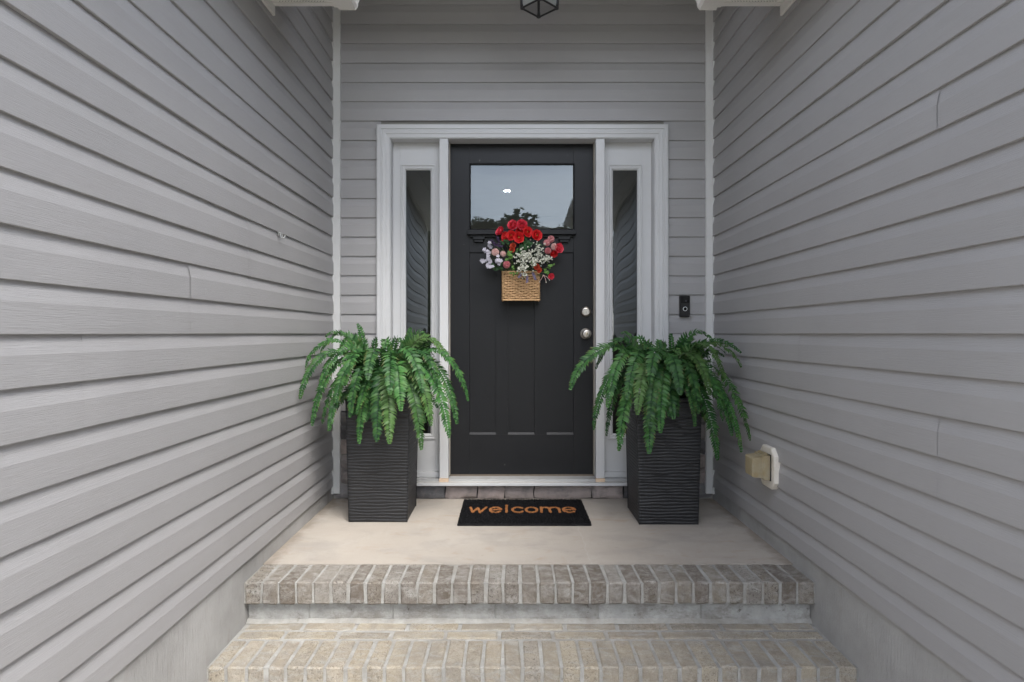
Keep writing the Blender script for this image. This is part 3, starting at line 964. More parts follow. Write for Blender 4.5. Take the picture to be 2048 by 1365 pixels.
dl = thing('ceiling_downlight', (-0.0372, 7.66, 2.739), 'small lit round downlight on the foyer ceiling seen through the door pane', 'downlight')
b = MB(); b.lathe([(0.031, 0.0), (0.031, 0.004), (0.0, 0.004)], Matrix.Translation((-0.0372, 7.66, 2.7335)), 24)
b.obj('lens', mat_emit('downlight_lens', (1.0, 0.97, 0.92), 180.0), dl)
b = MB(); b.lathe([(0.066, 0.0), (0.066, 0.005), (0.0, 0.005)], Matrix.Translation((-0.0372, 7.66, 2.7345)), 24)
b.obj('trim_ring', M_PAINT, dl)

# ------------------------------------------------------------------ doorbell
dbx0, dbx1 = (1360.5 - CX) / 343, (1381 - CX) / 343
dbz0, dbz1 = CZ + (CY - 634) / 343, CZ + (CY - 591.5) / 343
db = thing('video_doorbell', ((dbx0 + dbx1) / 2, D, dbz0), 'slim black video doorbell with round button on the siding right of the door', 'doorbell')
boxpart('body', M_BLACK, db, dbx0, dbx1, D - 0.026, D - 0.0005, dbz0, dbz1, c=0.004)
boxpart('camera_window', M_BLACKG, db, dbx0 + 0.003, dbx1 - 0.003, D - 0.0285, D - 0.0262, dbz1 - 0.043, dbz1 - 0.003, c=0.001)
MBt = Matrix.Translation(((dbx0 + dbx1) / 2, D - 0.0262, dbz0 + 0.046)) @ Matrix.Rotation(R(90), 4, 'X')
b = MB(); b.lathe([(0.0128, 0.0), (0.0128, 0.0018), (0.0118, 0.0024), (0.0100, 0.0024), (0.0098, 0.001), (0.0, 0.001)], MBt, 28)
b.obj('button_ring', M_RING, db)
b = MB(); b.lathe([(0.0097, 0.0), (0.0097, 0.002), (0.0, 0.0022)], MBt, 28)
b.obj('button', M_BLACKG, db)
b = MB(); b.lathe([(0.006, 0.0), (0.006, 0.0012), (0.0, 0.0012)], Matrix.Translation(((dbx0 + dbx1) / 2 + 0.004, D - 0.0287, dbz1 - 0.031)) @ Matrix.Rotation(R(90), 4, 'X'), 18)
b.obj('camera_lens', mat_plain('lens', (0.05, 0.05, 0.055), 0.1, 0.6), db)

# ------------------------------------------------------------------ outdoor outlet on the right wall
out = thing('outdoor_outlet', (XR, 2.825, 0.28), 'yellowed clear outlet cover box on a white plate on the right siding wall', 'outlet')
oy0, oy1, oz0, oz1 = 2.742, 2.906, 0.276, 0.462
b = MB()
def octo(x, g):
    c = 0.034 - g * 0.3
    return [(x, oy0 + g + c, oz0 + g), (x, oy1 - g - c, oz0 + g), (x, oy1 - g, oz0 + g + c), (x, oy1 - g, oz1 - g - c), (x, oy1 - g - c, oz1 - g), (x, oy0 + g + c, oz1 - g), (x, oy0 + g, oz1 - g - c), (x, oy0 + g, oz0 + g + c)]
for x, g in ((XR + 0.010, 0.0), (XR - 0.016, 0.0), (XR - 0.020, 0.004)): b.v += octo(x, g)
for k in range(2):
    for c in range(8):
        c2 = (c + 1) % 8
        b.face((k * 8 + c, (k + 1) * 8 + c, (k + 1) * 8 + c2, k * 8 + c2))
b.face(range(16, 24)); b.face(list(range(0, 8))[::-1])
b.obj('mounting_plate', M_CREAM, out)
tY = NT('yellowed_clear_plastic')
gl = tY.new('ShaderNodeBsdfTranslucent'); gl.inputs['Color'].default_value = (0.62, 0.53, 0.36, 1)
tp = tY.new('ShaderNodeBsdfTransparent'); tp.inputs['Color'].default_value = (0.86, 0.80, 0.62, 1)
o_ = tY.coord('Object')
tY.base(tY.mix(tY.ramp(tY.noise(o_, 30, 5), [(0.4, 0.0), (0.7, 1.0)]), (0.68, 0.62, 0.47), (0.56, 0.45, 0.27))).set(Roughness=0.28, Specular=0.5)
m1 = tY.new('ShaderNodeMixShader'); m1.inputs[0].default_value = 0.62
tY.l.new(gl.outputs[0], m1.inputs[1]); tY.l.new(tp.outputs[0], m1.inputs[2])
m2 = tY.new('ShaderNodeMixShader'); m2.inputs[0].default_value = 0.34
tY.l.new(m1.outputs[0], m2.inputs[1]); tY.l.new(tY.p.outputs[0], m2.inputs[2])
tY.l.new(m2.outputs[0], tY.out.inputs['Surface'])
cy0, cy1, cz0, cz1 = 2.775, 2.885, 0.318, 0.428
boxpart('gasket', M_BLACK, out, XR - 0.0235, XR - 0.0203, cy0 - 0.004, cy1 + 0.004, cz0 - 0.004, cz1 + 0.004)
b = MB()
steps = [(XR - 0.0238, 0.0), (XR - 0.050, 0.001), (XR - 0.054, 0.008), (XR - 0.094, 0.011), (XR - 0.099, 0.016)]
for x, g in steps:
    b.v += [(x, cy0 + g, cz0 + g), (x, cy1 - g, cz0 + g), (x, cy1 - g, cz1 - g), (x, cy0 + g, cz1 - g)]
for k in range(len(steps) - 1):
    for c in range(4):
        c2 = (c + 1) % 4
        b.face((k * 4 + c, (k + 1) * 4 + c, (k + 1) * 4 + c2, k * 4 + c2))
n0 = (len(steps) - 1) * 4
b.face((n0, n0 + 1, n0 + 2, n0 + 3))
bub = b.obj('bubble_cover', tY.m, out)
boxpart('receptacle', mat_plain('receptacle', (0.5, 0.47, 0.4), 0.5, 0.4), out, XR - 0.030, XR - 0.0237, 2.80, 2.86, 0.325, 0.42, c=0.002)
boxpart('hinge', tY.m, bub, XR - 0.04, XR - 0.026, cy0 + 0.01, cy1 - 0.01, cz1 + 0.0005, cz1 + 0.007, c=0.002)

# ------------------------------------------------------------------ clip on the left wall
hk = thing('siding_clip', (XL, 2.77, 1.40), 'tiny clear plastic clip hooked under a lap of the left wall', 'clip')
tC = mat_plain('clear_clip', (0.3, 0.31, 0.3), 0.12, 0.6)
b = MB()
b.tube([(XL - 0.006, 2.765, 1.427), (XL + 0.010, 2.765, 1.425), (XL + 0.012, 2.768, 1.405), (XL + 0.026, 2.771, 1.401), (XL + 0.029, 2.773, 1.415)], 0.0028, 6)
b.tube([(XL - 0.006, 2.79, 1.427), (XL + 0.010, 2.79, 1.425), (XL + 0.013, 2.79, 1.404), (XL + 0.028, 2.79, 1.402)], 0.0016, 6)
b.obj('hook', tC, hk, smooth=True)
boxpart('tab', tC, hk, XL + 0.002, XL + 0.0055, 2.762, 2.792, 1.414, 1.428, c=0.001)

# ------------------------------------------------------------------ lantern
ly, lx, lz = 3.10, 0.1475, 2.602
la = thing('hanging_lantern', (lx, ly, ZTOP), 'black metal lantern with clear panes hanging above the door', 'lantern')
hd, lh, br = 0.090, 0.27, 0.0062
cor = [(lx, ly + hd), (lx + hd, ly), (lx, ly - hd), (lx - hd, ly)]
for (x, y) in cor:
    b = MB(); b.tube([(x, y, lz), (x, y, lz + lh)], br, 4); b.obj('corner_bar', M_DARKMETAL, la)
for z in (lz, lz + lh):
    for i in range(4):
        p, q = cor[i], cor[(i + 1) % 4]
        b = MB(); b.tube([(p[0], p[1], z), (q[0], q[1], z)], br * 0.95, 4); b.obj('frame_bar', M_DARKMETAL, la)
for (x, y) in cor:
    ux, uy = (lx - x), (ly - y)
    b = MB(); b.tube([(x + ux * 0.06, y + uy * 0.06, lz - 0.004), (x + ux * 0.06, y + uy * 0.06, lz + 0.022)], [0.0125, 0.006], 6); b.obj('corner_cap', M_DARKMETAL, la)
for i in range(4):
    p, q = cor[i], cor[(i + 1) % 4]
    b = MB()
    b.add([(p[0], p[1], lz + 0.006), (q[0], q[1], lz + 0.006), (q[0], q[1], lz + lh - 0.006), (p[0], p[1], lz + lh - 0.006)], [(0, 1, 2, 3)])
    b.obj('pane', M_LGLASS, la)
b = MB(); b.tube([(lx, ly, lz + lh), (lx, ly, lz + lh + 0.07)], [0.11, 0.02], 4); b.obj('roof_cap', M_DARKMETAL, la)
b = MB(); b.tube([(lx, ly, lz + lh + 0.06), (lx, ly, ZTOP - 0.02)], 0.006, 8); b.obj('stem', M_DARKMETAL, la)
b = MB(); b.lathe([(0.05, 0.0), (0.06, 0.012), (0.06, 0.0205), (0.0, 0.0205)], Matrix.Translation((lx, ly, ZTOP - 0.0205)), 20); b.obj('canopy', M_DARKMETAL, la)
b = MB(); b.tube([(lx, ly, lz + 0.12), (lx, ly, lz + lh)], 0.012, 8); b.obj('candle_sleeve', M_CREAM, la)

# ------------------------------------------------------------------ planters
PH, PB, PT = 0.645, 0.1525, 0.166
def pot_mesh():
    b = MB()
    nz_, nu = 220, 30
    def ridge(s, z, f):
        w = 0.15 * math.sin(s * 13 + z * 31 + f * 2.1) + 0.13 * math.sin(s * 27 - z * 57 + f) + 0.08 * math.sin(s * 52 + z * 83 + f * 3)
        p = z / 0.0160 + w * 0.75
        fr = p - math.floor(p)
        return 0.0036 * (fr / 0.84 if fr < 0.84 else (1 - fr) / 0.16)
    for f in range(4):
        n0 = len(b.v)
        for i in range(nu + 1):
            for j in range(nz_ + 1):
                z = PH * j / nz_
                h = PB + (PT - PB) * j / nz_
                u = 2 * i / nu - 1
                d = ridge(u * h, z, f) * min(1, (1 - abs(u)) * 14) * min(1, j / 2, (nz_ - j) / 2)
                x, y = u * h, -h + 0.004 - d
                for _ in range(f): x, y = -y, x
                b.v.append((x, y, z))
        for i in range(nu):
            for j in range(nz_):
                b.face((n0 + i * (nz_ + 1) + j, n0 + (i + 1) * (nz_ + 1) + j, n0 + (i + 1) * (nz_ + 1) + j + 1, n0 + i * (nz_ + 1) + j + 1))
    return b.mesh('body', M_POT, smooth=True, ang=60)
potme = pot_mesh()
b = MB()
for (a0, a1) in ((1.0, 0.90),):
    q = []
    for z, k in ((PH, 0.981), (PH, 0.90), (PH - 0.05, 0.895)):
        h = PT * k
        q.append([(-h, -h, z), (h, -h, z), (h, h, z), (-h, h, z)])
    for r_ in q: b.v += r_
    for k in range(2):
        for c in range(4):
            c2 = (c + 1) % 4
            b.face((k * 4 + c, k * 4 + c2, (k + 1) * 4 + c2, (k + 1) * 4 + c))
rimme = b.mesh('rim', M_POT)
b = MB(); ns = 10
for i in range(ns + 1):
    for j in range(ns + 1):
        h = PT * 0.893
        b.v.append((-h + 2 * h * i / ns, -h + 2 * h * j / ns, PH - 0.045 + rnd.uniform(-0.008, 0.012)))
for i in range(ns):
    for j in range(ns):
        b.face((i * (ns + 1) + j, (i + 1) * (ns + 1) + j, (i + 1) * (ns + 1) + j + 1, i * (ns + 1) + j + 1))
soilme = b.mesh('soil', M_SOIL)
POTS = [(Vector((-0.682, 3.352, 0.0)), 'left'), (Vector((0.8095, 3.312, 0.0)), 'right')]
for c, side in POTS:
    t = thing('planter', c, 'tall square black planter with wavy grooves standing %s of the doormat' % side, 'planter', 'planters flanking the door')
    for nm, me in (('body', potme), ('rim', rimme), ('soil', soilme)):
        o = bpy.data.objects.new(nm, me); link(o); o.parent = t

# ------------------------------------------------------------------ ferns
def frond_mesh(P0, P1, P2, P3, lmax, outward, twist, xlim):
    def B(t):
        s = 1 - t
        return P0 * s ** 3 + P1 * 3 * s * s * t + P2 * 3 * s * t * t + P3 * t ** 3
    N = 60
    pts = [B(i / N) for i in range(N + 1)]
    ln = sum((pts[i + 1] - pts[i]).length for i in range(N))
    npair = max(16, int(ln / 0.0142))
    vs, fs, uv = [], [], []
    cum = [0.0]
    for i in range(N): cum.append(cum[-1] + (pts[i + 1] - pts[i]).length)
    def tt_of(u):
        g = u * cum[-1]
        for i in range(N):
            if cum[i + 1] >= g:
                return (i + (g - cum[i]) / max(1e-9, cum[i + 1] - cum[i])) / N
        return 1.0
    def at(u):
        t = tt_of(u)
        p = B(t); d = (B(min(1, t + 0.01)) - B(max(0, t - 0.01)))
        d.normalize(); return p, d
    # rachis
    nr = 16
    for i in range(nr + 1):
        p, d = at(i / nr)
        up = (Vector((0, 0, 1)) + outward * 0.9); up = (up - d * up.dot(d)).normalized()
        side = d.cross(up)
        w = 0.0019 * (1 - 0.75 * i / nr)
        vs += [p - side * w, p + up * w, p + side * w]
        uv += [(0.0, 0.0)] * 3
    for i in range(nr):
        for j in range(2):
            fs.append((i * 3 + j, i * 3 + j + 1, (i + 1) * 3 + j + 1, (i + 1) * 3 + j))
    t0 = 0.12
    for k in range(npair):
        t = t0 + (1 - t0) * (k + 0.5) / npair
        p, d = at(t)
        up = Vector((0, 0, 1)) + outward * 0.9
        up = (up - d * up.dot(d))
        if up.length < 1e-4: up = Vector((0, -1, 0))
        up.normalize()
        tw = twist * (t - 0.2)
        side0 = d.cross(up).normalized()
        side = side0 * math.cos(tw) + up * math.sin(tw)
        up2 = up * math.cos(tw) - side0 * math.sin(tw)
        tt = (t - t0) / (1 - t0)
        L = lmax * min(1.0, 0.5 + tt * 3.2) * (1 - tt ** 3.2) ** 0.75 + 0.006
        for sg in (-1, 1):
            l = L * rnd.uniform(0.86, 1.1)
            fw = 0.26 + 0.5 * tt + rnd.uniform(-0.12, 0.12)
            dirv = (side * sg + d * fw + up2 * rnd.uniform(-0.10, 0.30)).normalized()
            wv = (d - dirv * d.dot(dirv)).normalized()
            nv = dirv.cross(wv)
            if nv.dot(up2) < 0: nv = -nv
            hw = ln / npair * rnd.uniform(0.44, 0.53)
            roll = rnd.uniform(-0.35, 0.5) * sg
            nv0 = nv; nv = nv0 * math.cos(roll) + wv * math.sin(roll); wv = wv * math.cos(roll) - nv0 * math.sin(roll)
            base = p + side * sg * 0.0012
            droop = rnd.uniform(-0.05, 0.22) * l
            tip = base + dirv * l - up2 * droop + d * (l * 0.10)
            mid = base + dirv * (l * 0.5) + nv * (0.10 * l) - up2 * (droop * 0.2)
            n0 = len(vs)
            q = base + dirv * (l * 0.22) + nv * 0.05 * l
            vs += [base - wv * hw * 0.55, base + wv * hw * 0.55,
                   q - wv * hw, q + wv * hw,
                   mid + wv * hw * 0.92 - nv * 0.05 * l, mid - wv * hw * 0.82 - nv * 0.05 * l,
                   mid + dirv * l * 0.28 + wv * hw * 0.55 - up2 * droop * 0.45 - nv * 0.05 * l, mid + dirv * l * 0.28 - wv * hw * 0.45 - up2 * droop * 0.45 - nv * 0.05 * l, tip]
            t_ = rnd.random()
            uv += [(0.05, t_), (0.05, t_), (0.3, t_), (0.3, t_), (0.6, t_), (0.6, t_), (0.85, t_), (0.85, t_), (1.0, t_)]
            fs += [(n0, n0 + 1, n0 + 3, n0 + 2), (n0 + 2, n0 + 3, n0 + 4, n0 + 5), (n0 + 5, n0 + 4, n0 + 6, n0 + 7), (n0 + 7, n0 + 6, n0 + 8)]
    # keep leaves out of the walls beside and behind
    for v in vs:
        if v.x < XL + 0.006: v.x = XL + 0.006 + 0.1 * (v.x - XL - 0.006) * 0
        if v.x > XR - 0.006: v.x = XR - 0.006
        if v.y > D - 0.03: v.y = D - 0.03
    me = bpy.data.meshes.new('frond')
    me.from_pydata([tuple(v) for v in vs], [], fs)
    ul = me.uv_layers.new(name='UVMap')
    for lp in me.loops: ul.data[lp.index].uv = uv[lp.vertex_index]
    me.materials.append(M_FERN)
    me.polygons.foreach_set('use_smooth', [True] * len(fs))
    return me

def fern(c, label, tips, seed, fill):
    rnd.seed(seed)
    t = thing('potted_fern', (c.x, c.y, PH - 0.045), label, 'fern', 'ferns in the planters')
    for (px, py, dy, h1, h2, lm) in tips:
        P3 = W(px, py, c.y + dy)
        hv = Vector((P3.x - c.x, P3.y - c.y, 0))
        o = hv.normalized() if hv.length > 1e-3 else Vector((0, -1, 0))
        P0 = Vector((c.x + o.x * 0.05 + rnd.uniform(-0.03, 0.03), c.y + o.y * 0.05 + rnd.uniform(-0.03, 0.03), PH - 0.05))
        P1 = P0 + hv * 0.32 + Vector((0, 0, h1 * 1.2))
        P2 = P3 - hv * 0.11 + Vector((0, 0, h2 * 0.95))
        ow = Vector((0, -1, 0)) if h2 <= 0.06 else (o + Vector((0, -0.6, 0))).normalized()
        me = frond_mesh(P0, P1, P2, P3, lm * 1.28, ow, rnd.uniform(-0.5, 0.5), None)
        put('frond', me, t)
    for i in range(fill):
        an = rnd.uniform(0, 6.283)
        rr = rnd.uniform(0.16, 0.34)
        P3 = Vector((c.x + rr * math.cos(an), c.y - 0.08 + rr * 0.8 * math.sin(an), rnd.uniform(0.50, 0.88)))
        P3.x = min(max(P3.x, XL + 0.06), XR - 0.06); P3.y = min(P3.y, D - 0.09)
        hv = Vector((P3.x - c.x, P3.y - c.y, 0)); o = hv.normalized()
        P0 = Vector((c.x + o.x * 0.06 + rnd.uniform(-0.03, 0.03), c.y + o.y * 0.06, PH - 0.05))
        P1 = P0 + hv * 0.2 + Vector((0, 0, rnd.uniform(0.26, 0.42)))
        P2 = P3 - hv * 0.25 + Vector((0, 0, rnd.uniform(0.02, 0.14)))
        me = frond_mesh(P0, P1, P2, P3, rnd.uniform(0.032, 0.042), (o + Vector((0, -0.6, 0))).normalized(), rnd.uniform(-0.6, 0.6), None)
        put('frond', me, t)
    return t

LT = [(600, 798, -0.38, .36, .26, .028), (624, 852, -0.33, .34, .30, .026), (645, 848, -0.26, .30, .26, .028), (658, 862, -0.34, .25, .26, .024),
      (718, 888, -0.27, .26, .28, .026), (754, 884, -0.33, .30, .30, .042), (779, 888, -0.36, .28, .30, .042), (843, 900, -0.34, .26, .32, .038),
      (802, 822, -0.36, .34, .20, .040), (845, 786, -0.30, .40, .22, .036), (862, 852, -0.30, .34, .28, .042), (898, 876, -0.24, .34, .32, .038),
      (914, 848, -0.12, .36, .32, .034), (936, 802, -0.13, .40, .26, .036), (905, 735, 0.02, .42, .14, .032), (652, 674, -0.10, .34, .06, .028),
      (715, 648, 0.04, .22, -.02, .026), (822, 656, 0.08, .20, -.03, .026), (610, 735, -0.24, .40, .16, .028), (690, 770, -0.30, .36, .16, .038),
      (735, 760, -0.34, .38, .14, .038), (672, 806, -0.34, .32, .22, .034), (780, 790, -0.38, .36, .20, .040), (880, 790, -0.20, .40, .22, .036),
      (640, 780, -0.3, .38, .22, .030), (700, 835, -0.36, .30, .24, .034), (770, 700, -.1, .36, .08, .034), (850, 720, 0.0, .38, .12, .030), (680, 700, -0.05, .36, .10, .030),
      (642, 706, -0.12, .44, .10, .032), (700, 676, 0.0, .34, .02, .030), (752, 676, -0.06, .30, .0, .030), (800, 684, -0.04, .34, .04, .030), (868, 692, -0.02, .42, .09, .032), (892, 722, -0.06, .44, .12, .034)]
RT = [(1140, 780, -0.20, .42, .20, .038), (1187, 860, -0.22, .34, .30, .032), (1213, 872, -0.12, .32, .30, .030), (1238, 902, -0.28, .32, .34, .038),
      (1298, 908, -0.34, .30, .32, .040), (1321, 866, -0.37, .32, .26, .036), (1300, 858, -0.36, .34, .28, .036), (1390, 853, -0.34, .26, .24, .018),
      (1397, 828, -0.36, .36, .22, .036), (1435, 921, -0.30, .32, .34, .040), (1445, 842, -0.36, .38, .24, .034), (1464, 872, -0.32, .34, .30, .028),
      (1500, 882, -0.37, .38, .30, .038), (1483, 905, -0.36, .30, .34, .018), (1483, 735, -0.24, .42, .10, .028), (1243, 668, -0.04, .30, .03, .028),
      (1342, 668, -0.02, .22, -.02, .026), (1482, 706, -0.22, .40, .05, .028), (1300, 770, -0.34, .38, .18, .042), (1255, 800, -0.28, .38, .24, .036),
      (1360, 790, -0.36, .36, .18, .036), (1215, 815, -0.22, .40, .26, .034), (1420, 790, -0.34, .38, .18, .036), (1275, 830, -0.34, .32, .26, .038),
      (1340, 745, -0.28, .36, .10, .034), (1290, 700, -0.1, .34, .06, .032), (1400, 720, -0.1, .38, .10, .032), (1225, 742, -.06, .40, .12, .032),
      (1268, 684, -0.04, .36, .04, .032), (1318, 684, -0.06, .32, .02, .032), (1372, 686, -0.05, .36, .03, .032), (1430, 694, -0.16, .44, .08, .032), (1192, 738, -0.1, .46, .12, .036), (1450, 760, -0.3, .44, .14, .036)]
fern(POTS[0][0], 'bushy green fern spilling over the planter on the left of the door', LT, 11, 44)
fern(POTS[1][0], 'bushy green fern spilling over the planter on the right, nearest the outlet', RT, 23, 44)

# ------------------------------------------------------------------ doormat
rnd.seed(5)
mx0, mx1, my0, my1 = -0.267, 0.413, 3.136, 3.598
dm = thing('doormat', (0.073, 3.367, 0.0), 'black coir doormat with orange welcome lettering in front of the door', 'doormat')
b = MB(); b.box(mx0, mx1, my0, my1, 0.0006, 0.011, c=0.002)
b.obj('backing', M_MAT, dm)
LS = 0.0
def lx_(px): return (px - CX) * 3.375 / 1240.0
zb, zt, za = 3.327, 3.424, 3.462
def arc(cx, cy, rx, ry, a0, a1, n=18):
    return [(cx + rx * math.cos(R(a0 + (a1 - a0) * i / n)), cy + ry * math.sin(R(a0 + (a1 - a0) * i / n))) for i in range(n + 1)]
zm = (zb + zt) / 2; hr = (zt - zb) / 2
def e_strokes(x0, x1):
    c = (x0 + x1) / 2; r = (x1 - x0) / 2
    return [arc(c, zm, r, hr, 0, 322, 26) + [], [(c - r * 0.92, zm - 0.006), (c + r, zm + 0.012)]]
LET = [
    [[(lx_(940), zt), (lx_(946), zb)], [(lx_(946), zb), (lx_(955.5), zt - 0.012)], [(lx_(955.5), zt - 0.012), (lx_(961), zb)], [(lx_(961), zb), (lx_(972), zt)]],
    e_strokes(lx_(980.5), lx_(1002)),
    [[(lx_(1013), zb), (lx_(1013), za)]],
    [arc(lx_(1036), zm, lx_(1047) - lx_(1036), hr, 42, 322, 22)],
    [arc(lx_(1063), zm, lx_(1074) - lx_(1063), hr, 0, 360, 28)],
    [[(lx_(1082.5), zb), (lx_(1082.5), zt)], [(lx_(1082.5), zt - 0.022)] + arc(lx_(1091), zt - 0.028, lx_(1099) - lx_(1091), 0.026, 170, 0, 10) + [(lx_(1099.5), zb)],
     [(lx_(1099.5), zt - 0.022)] + arc(lx_(1109), zt - 0.028, lx_(1118) - lx_(1109), 0.026, 170, 0, 10) + [(lx_(1118.5), zb)]],
    e_strokes(lx_(1126.5), lx_(1150)),
]
HW = 0.0057
def dist_stroke(x, y, st):
    best = 9
    for i in range(len(st) - 1):
        ax, ay = st[i]; bx, by = st[i + 1]
        dx, dy = bx - ax, by - ay
        t = max(0, min(1, ((x - ax) * dx + (y - ay) * dy) / (dx * dx + dy * dy + 1e-12)))
        best = min(best, math.hypot(x - ax - t * dx, y - ay - t * dy))
    return best
boxes = []
for L in LET:
    xs_ = [p[0] for s_ in L for p in s_]; ys_ = [p[1] for s_ in L for p in s_]
    boxes.append((min(xs_) - HW, max(xs_) + HW, min(ys_) - HW, max(ys_) + HW))
pile = MB(); lets = [MB() for _ in LET]
def fibre(mb, x, y, zb_, h, w):
    a = rnd.uniform(0, 6.28); ca, sa = math.cos(a) * w, math.sin(a) * w
    dx, dy = rnd.gauss(0, 0.0016), rnd.gauss(0, 0.0016)
    n = len(mb.v)
    mb.v += [(x - ca, y - sa, zb_), (x + ca, y + sa, zb_), (x + ca * .6 + dx, y + sa * .6 + dy, zb_ + h), (x - ca * .6 + dx, y - sa * .6 + dy, zb_ + h)]
    mb.face((n, n + 1, n + 2, n + 3))
NF = 30000
for i in range(NF):
    x, y = rnd.uniform(mx0 + 0.001, mx1 - 0.001), rnd.uniform(my0 + 0.001, my1 - 0.001)
    tgt = pile
    for k, L in enumerate(LET):
        q = boxes[k]
        if q[0] < x < q[1] and q[2] < y < q[3]:
            if min(dist_stroke(x, y, s_) for s_ in L) < HW + rnd.uniform(-0.0012, 0.0008):
                tgt = lets[k]
            break
    fibre(tgt, x, y, 0.0105, rnd.uniform(0.004, 0.0072), 0.0011)
po = pile.obj('pile', M_MAT, dm); po['kind'] = 'stuff'
for k, L in enumerate(LET):
    q = boxes[k]
    area = (q[1] - q[0]) * (q[3] - q[2])
    for i in range(int(area * 420000)):
        x, y = rnd.uniform(q[0], q[1]), rnd.uniform(q[2], q[3])
        if min(dist_stroke(x, y, s_) for s_ in L) < HW + rnd.uniform(-0.0012, 0.0008):
            fibre(lets[k], x, y, 0.0115, rnd.uniform(0.0045, 0.0068), 0.0013)
    lets[k].obj('letter', M_LET, dm)

# ------------------------------------------------------------------ flower basket on the door
rnd.seed(31)
BX0, BX1 = (1005 - CX) / 341, (1078.5 - CX) / 341
BZ0, BZ1 = CZ + (CY - 601) / 341, CZ + (CY - 543) / 341
BYF, BYB = 3.630, 3.7325
bk = thing('wicker_basket', ((BX0 + BX1) / 2, 3.68, BZ0), 'square woven wicker basket hanging on the black door', 'basket')
nst, nrow = 13, 17
def perim(s):
    """front and both sides; s in 0..1"""
    wx, dy = BX1 - BX0, BYB - BYF
    L = dy * 2 + wx
    d = s * L
    if d < dy: return (BX0, BYB - d, (-1, 0))
    if d < dy + wx: return (BX0 + d - dy, BYF, (0, -1))
    return (BX1, BYF + d - dy - wx, (1, 0))
for r_ in range(nrow):
    z = BZ0 + 0.005 + (BZ1 - BZ0 - 0.012) * r_ / (nrow - 1)
    pts = []
    N = 90
    ph = rnd.uniform(-.2, .2)
    for i in range(N + 1):
        s_ = i / N
        x, y, nn = perim(s_)
        o = 0.0030 * math.sin(s_ * nst * 2 * math.pi + (r_ % 2) * math.pi + ph)
        pts.append((x + nn[0] * o, y + nn[1] * o, z + 0.0012 * math.sin(s_ * 41 + r_ * 2.3) + rnd.uniform(-0.0004, 0.0004)))
    b = MB(); b.tube(pts, 0.0040 * rnd.uniform(0.88, 1.08), 6); b.obj('weaver', M_WICKER, bk, smooth=True)
for i in range(nst * 2):
    s_ = (i + 0.5) / (nst * 2)
    x, y, nn = perim(s_)
    b = MB(); b.tube([(x, y, BZ0), (x, y, BZ1 - 0.002)], 0.0022, 5); b.obj('stake', M_WICKER, bk, smooth=True)
for z, r0 in ((BZ0 + 0.001, 0.0052), (BZ1 - 0.004, 0.0062)):
    b = MB()
    pts = [perim(i / 60)[:2] + (z + 0.001 * math.sin(i * 1.9),) for i in range(61)]
    b.tube(pts, r0, 6); b.obj('rim', M_WICKER, bk, smooth=True)
b = MB(); b.box(BX0 + 0.004, BX1 - 0.004, BYF + 0.006, BYB - 0.002, BZ0 + 0.001, BZ0 + 0.006)
b.box(BX0 + 0.005, BX1 - 0.005, BYB - 0.006, BYB - 0.001, BZ0 + 0.0062, BZ1)
b.obj('basket_lining', mat_plain('wicker_inside', (0.16, 0.09, 0.045), 0.8, 0.2), bk)
b = MB(); b.tube([(0.03, BYB - 0.004, BZ1 - 0.01), (0.045, YD - 0.006, 1.50), (0.06, BYB - 0.004, BZ1 - 0.01)], 0.002, 6); b.obj('hanger', M_DARKMETAL, bk, smooth=True)

M_RED = mat_petal('red_petal', (0.66, 0.012, 0.022), (0.84, 0.07, 0.07))
M_RED2 = mat_petal('crimson_petal', (0.62, 0.015, 0.05), (0.84, 0.12, 0.16))
M_ORED = mat_petal('orange_red_petal', (0.52, 0.05, 0.03), (0.62, 0.12, 0.06))
M_PINK = mat_petal('pink_petal', (0.58, 0.20, 0.23), (0.72, 0.40, 0.40))
M_DPINK = mat_petal('deep_pink_petal', (0.48, 0.11, 0.15), (0.66, 0.30, 0.30))
M_PPINK = mat_petal('pale_pink_petal', (0.70, 0.45, 0.42), (0.78, 0.58, 0.55))
M_LAV = mat_petal('lavender_petal', (0.46, 0.44, 0.52), (0.64, 0.62, 0.68))
M_CREAMP = mat_petal('cream_bud', (0.52, 0.53, 0.44), (0.68, 0.68, 0.60))
M_PURP = mat_petal('purple_floret', (0.045, 0.025, 0.07), (0.12, 0.08, 0.17))
M_LEAF = mat_petal('bouquet_leaf', (0.07, 0.17, 0.03), (0.16, 0.31, 0.07))
M_DLEAF = mat_petal('dark_bouquet_leaf', (0.02, 0.07, 0.025), (0.06, 0.14, 0.05))
M_YEL = mat_petal('yellow_eye', (0.55, 0.38, 0.08), (0.62, 0.46, 0.12))
M_TWIG = mat_plain('flower_stem', (0.07, 0.11, 0.04), 0.6, 0.3)

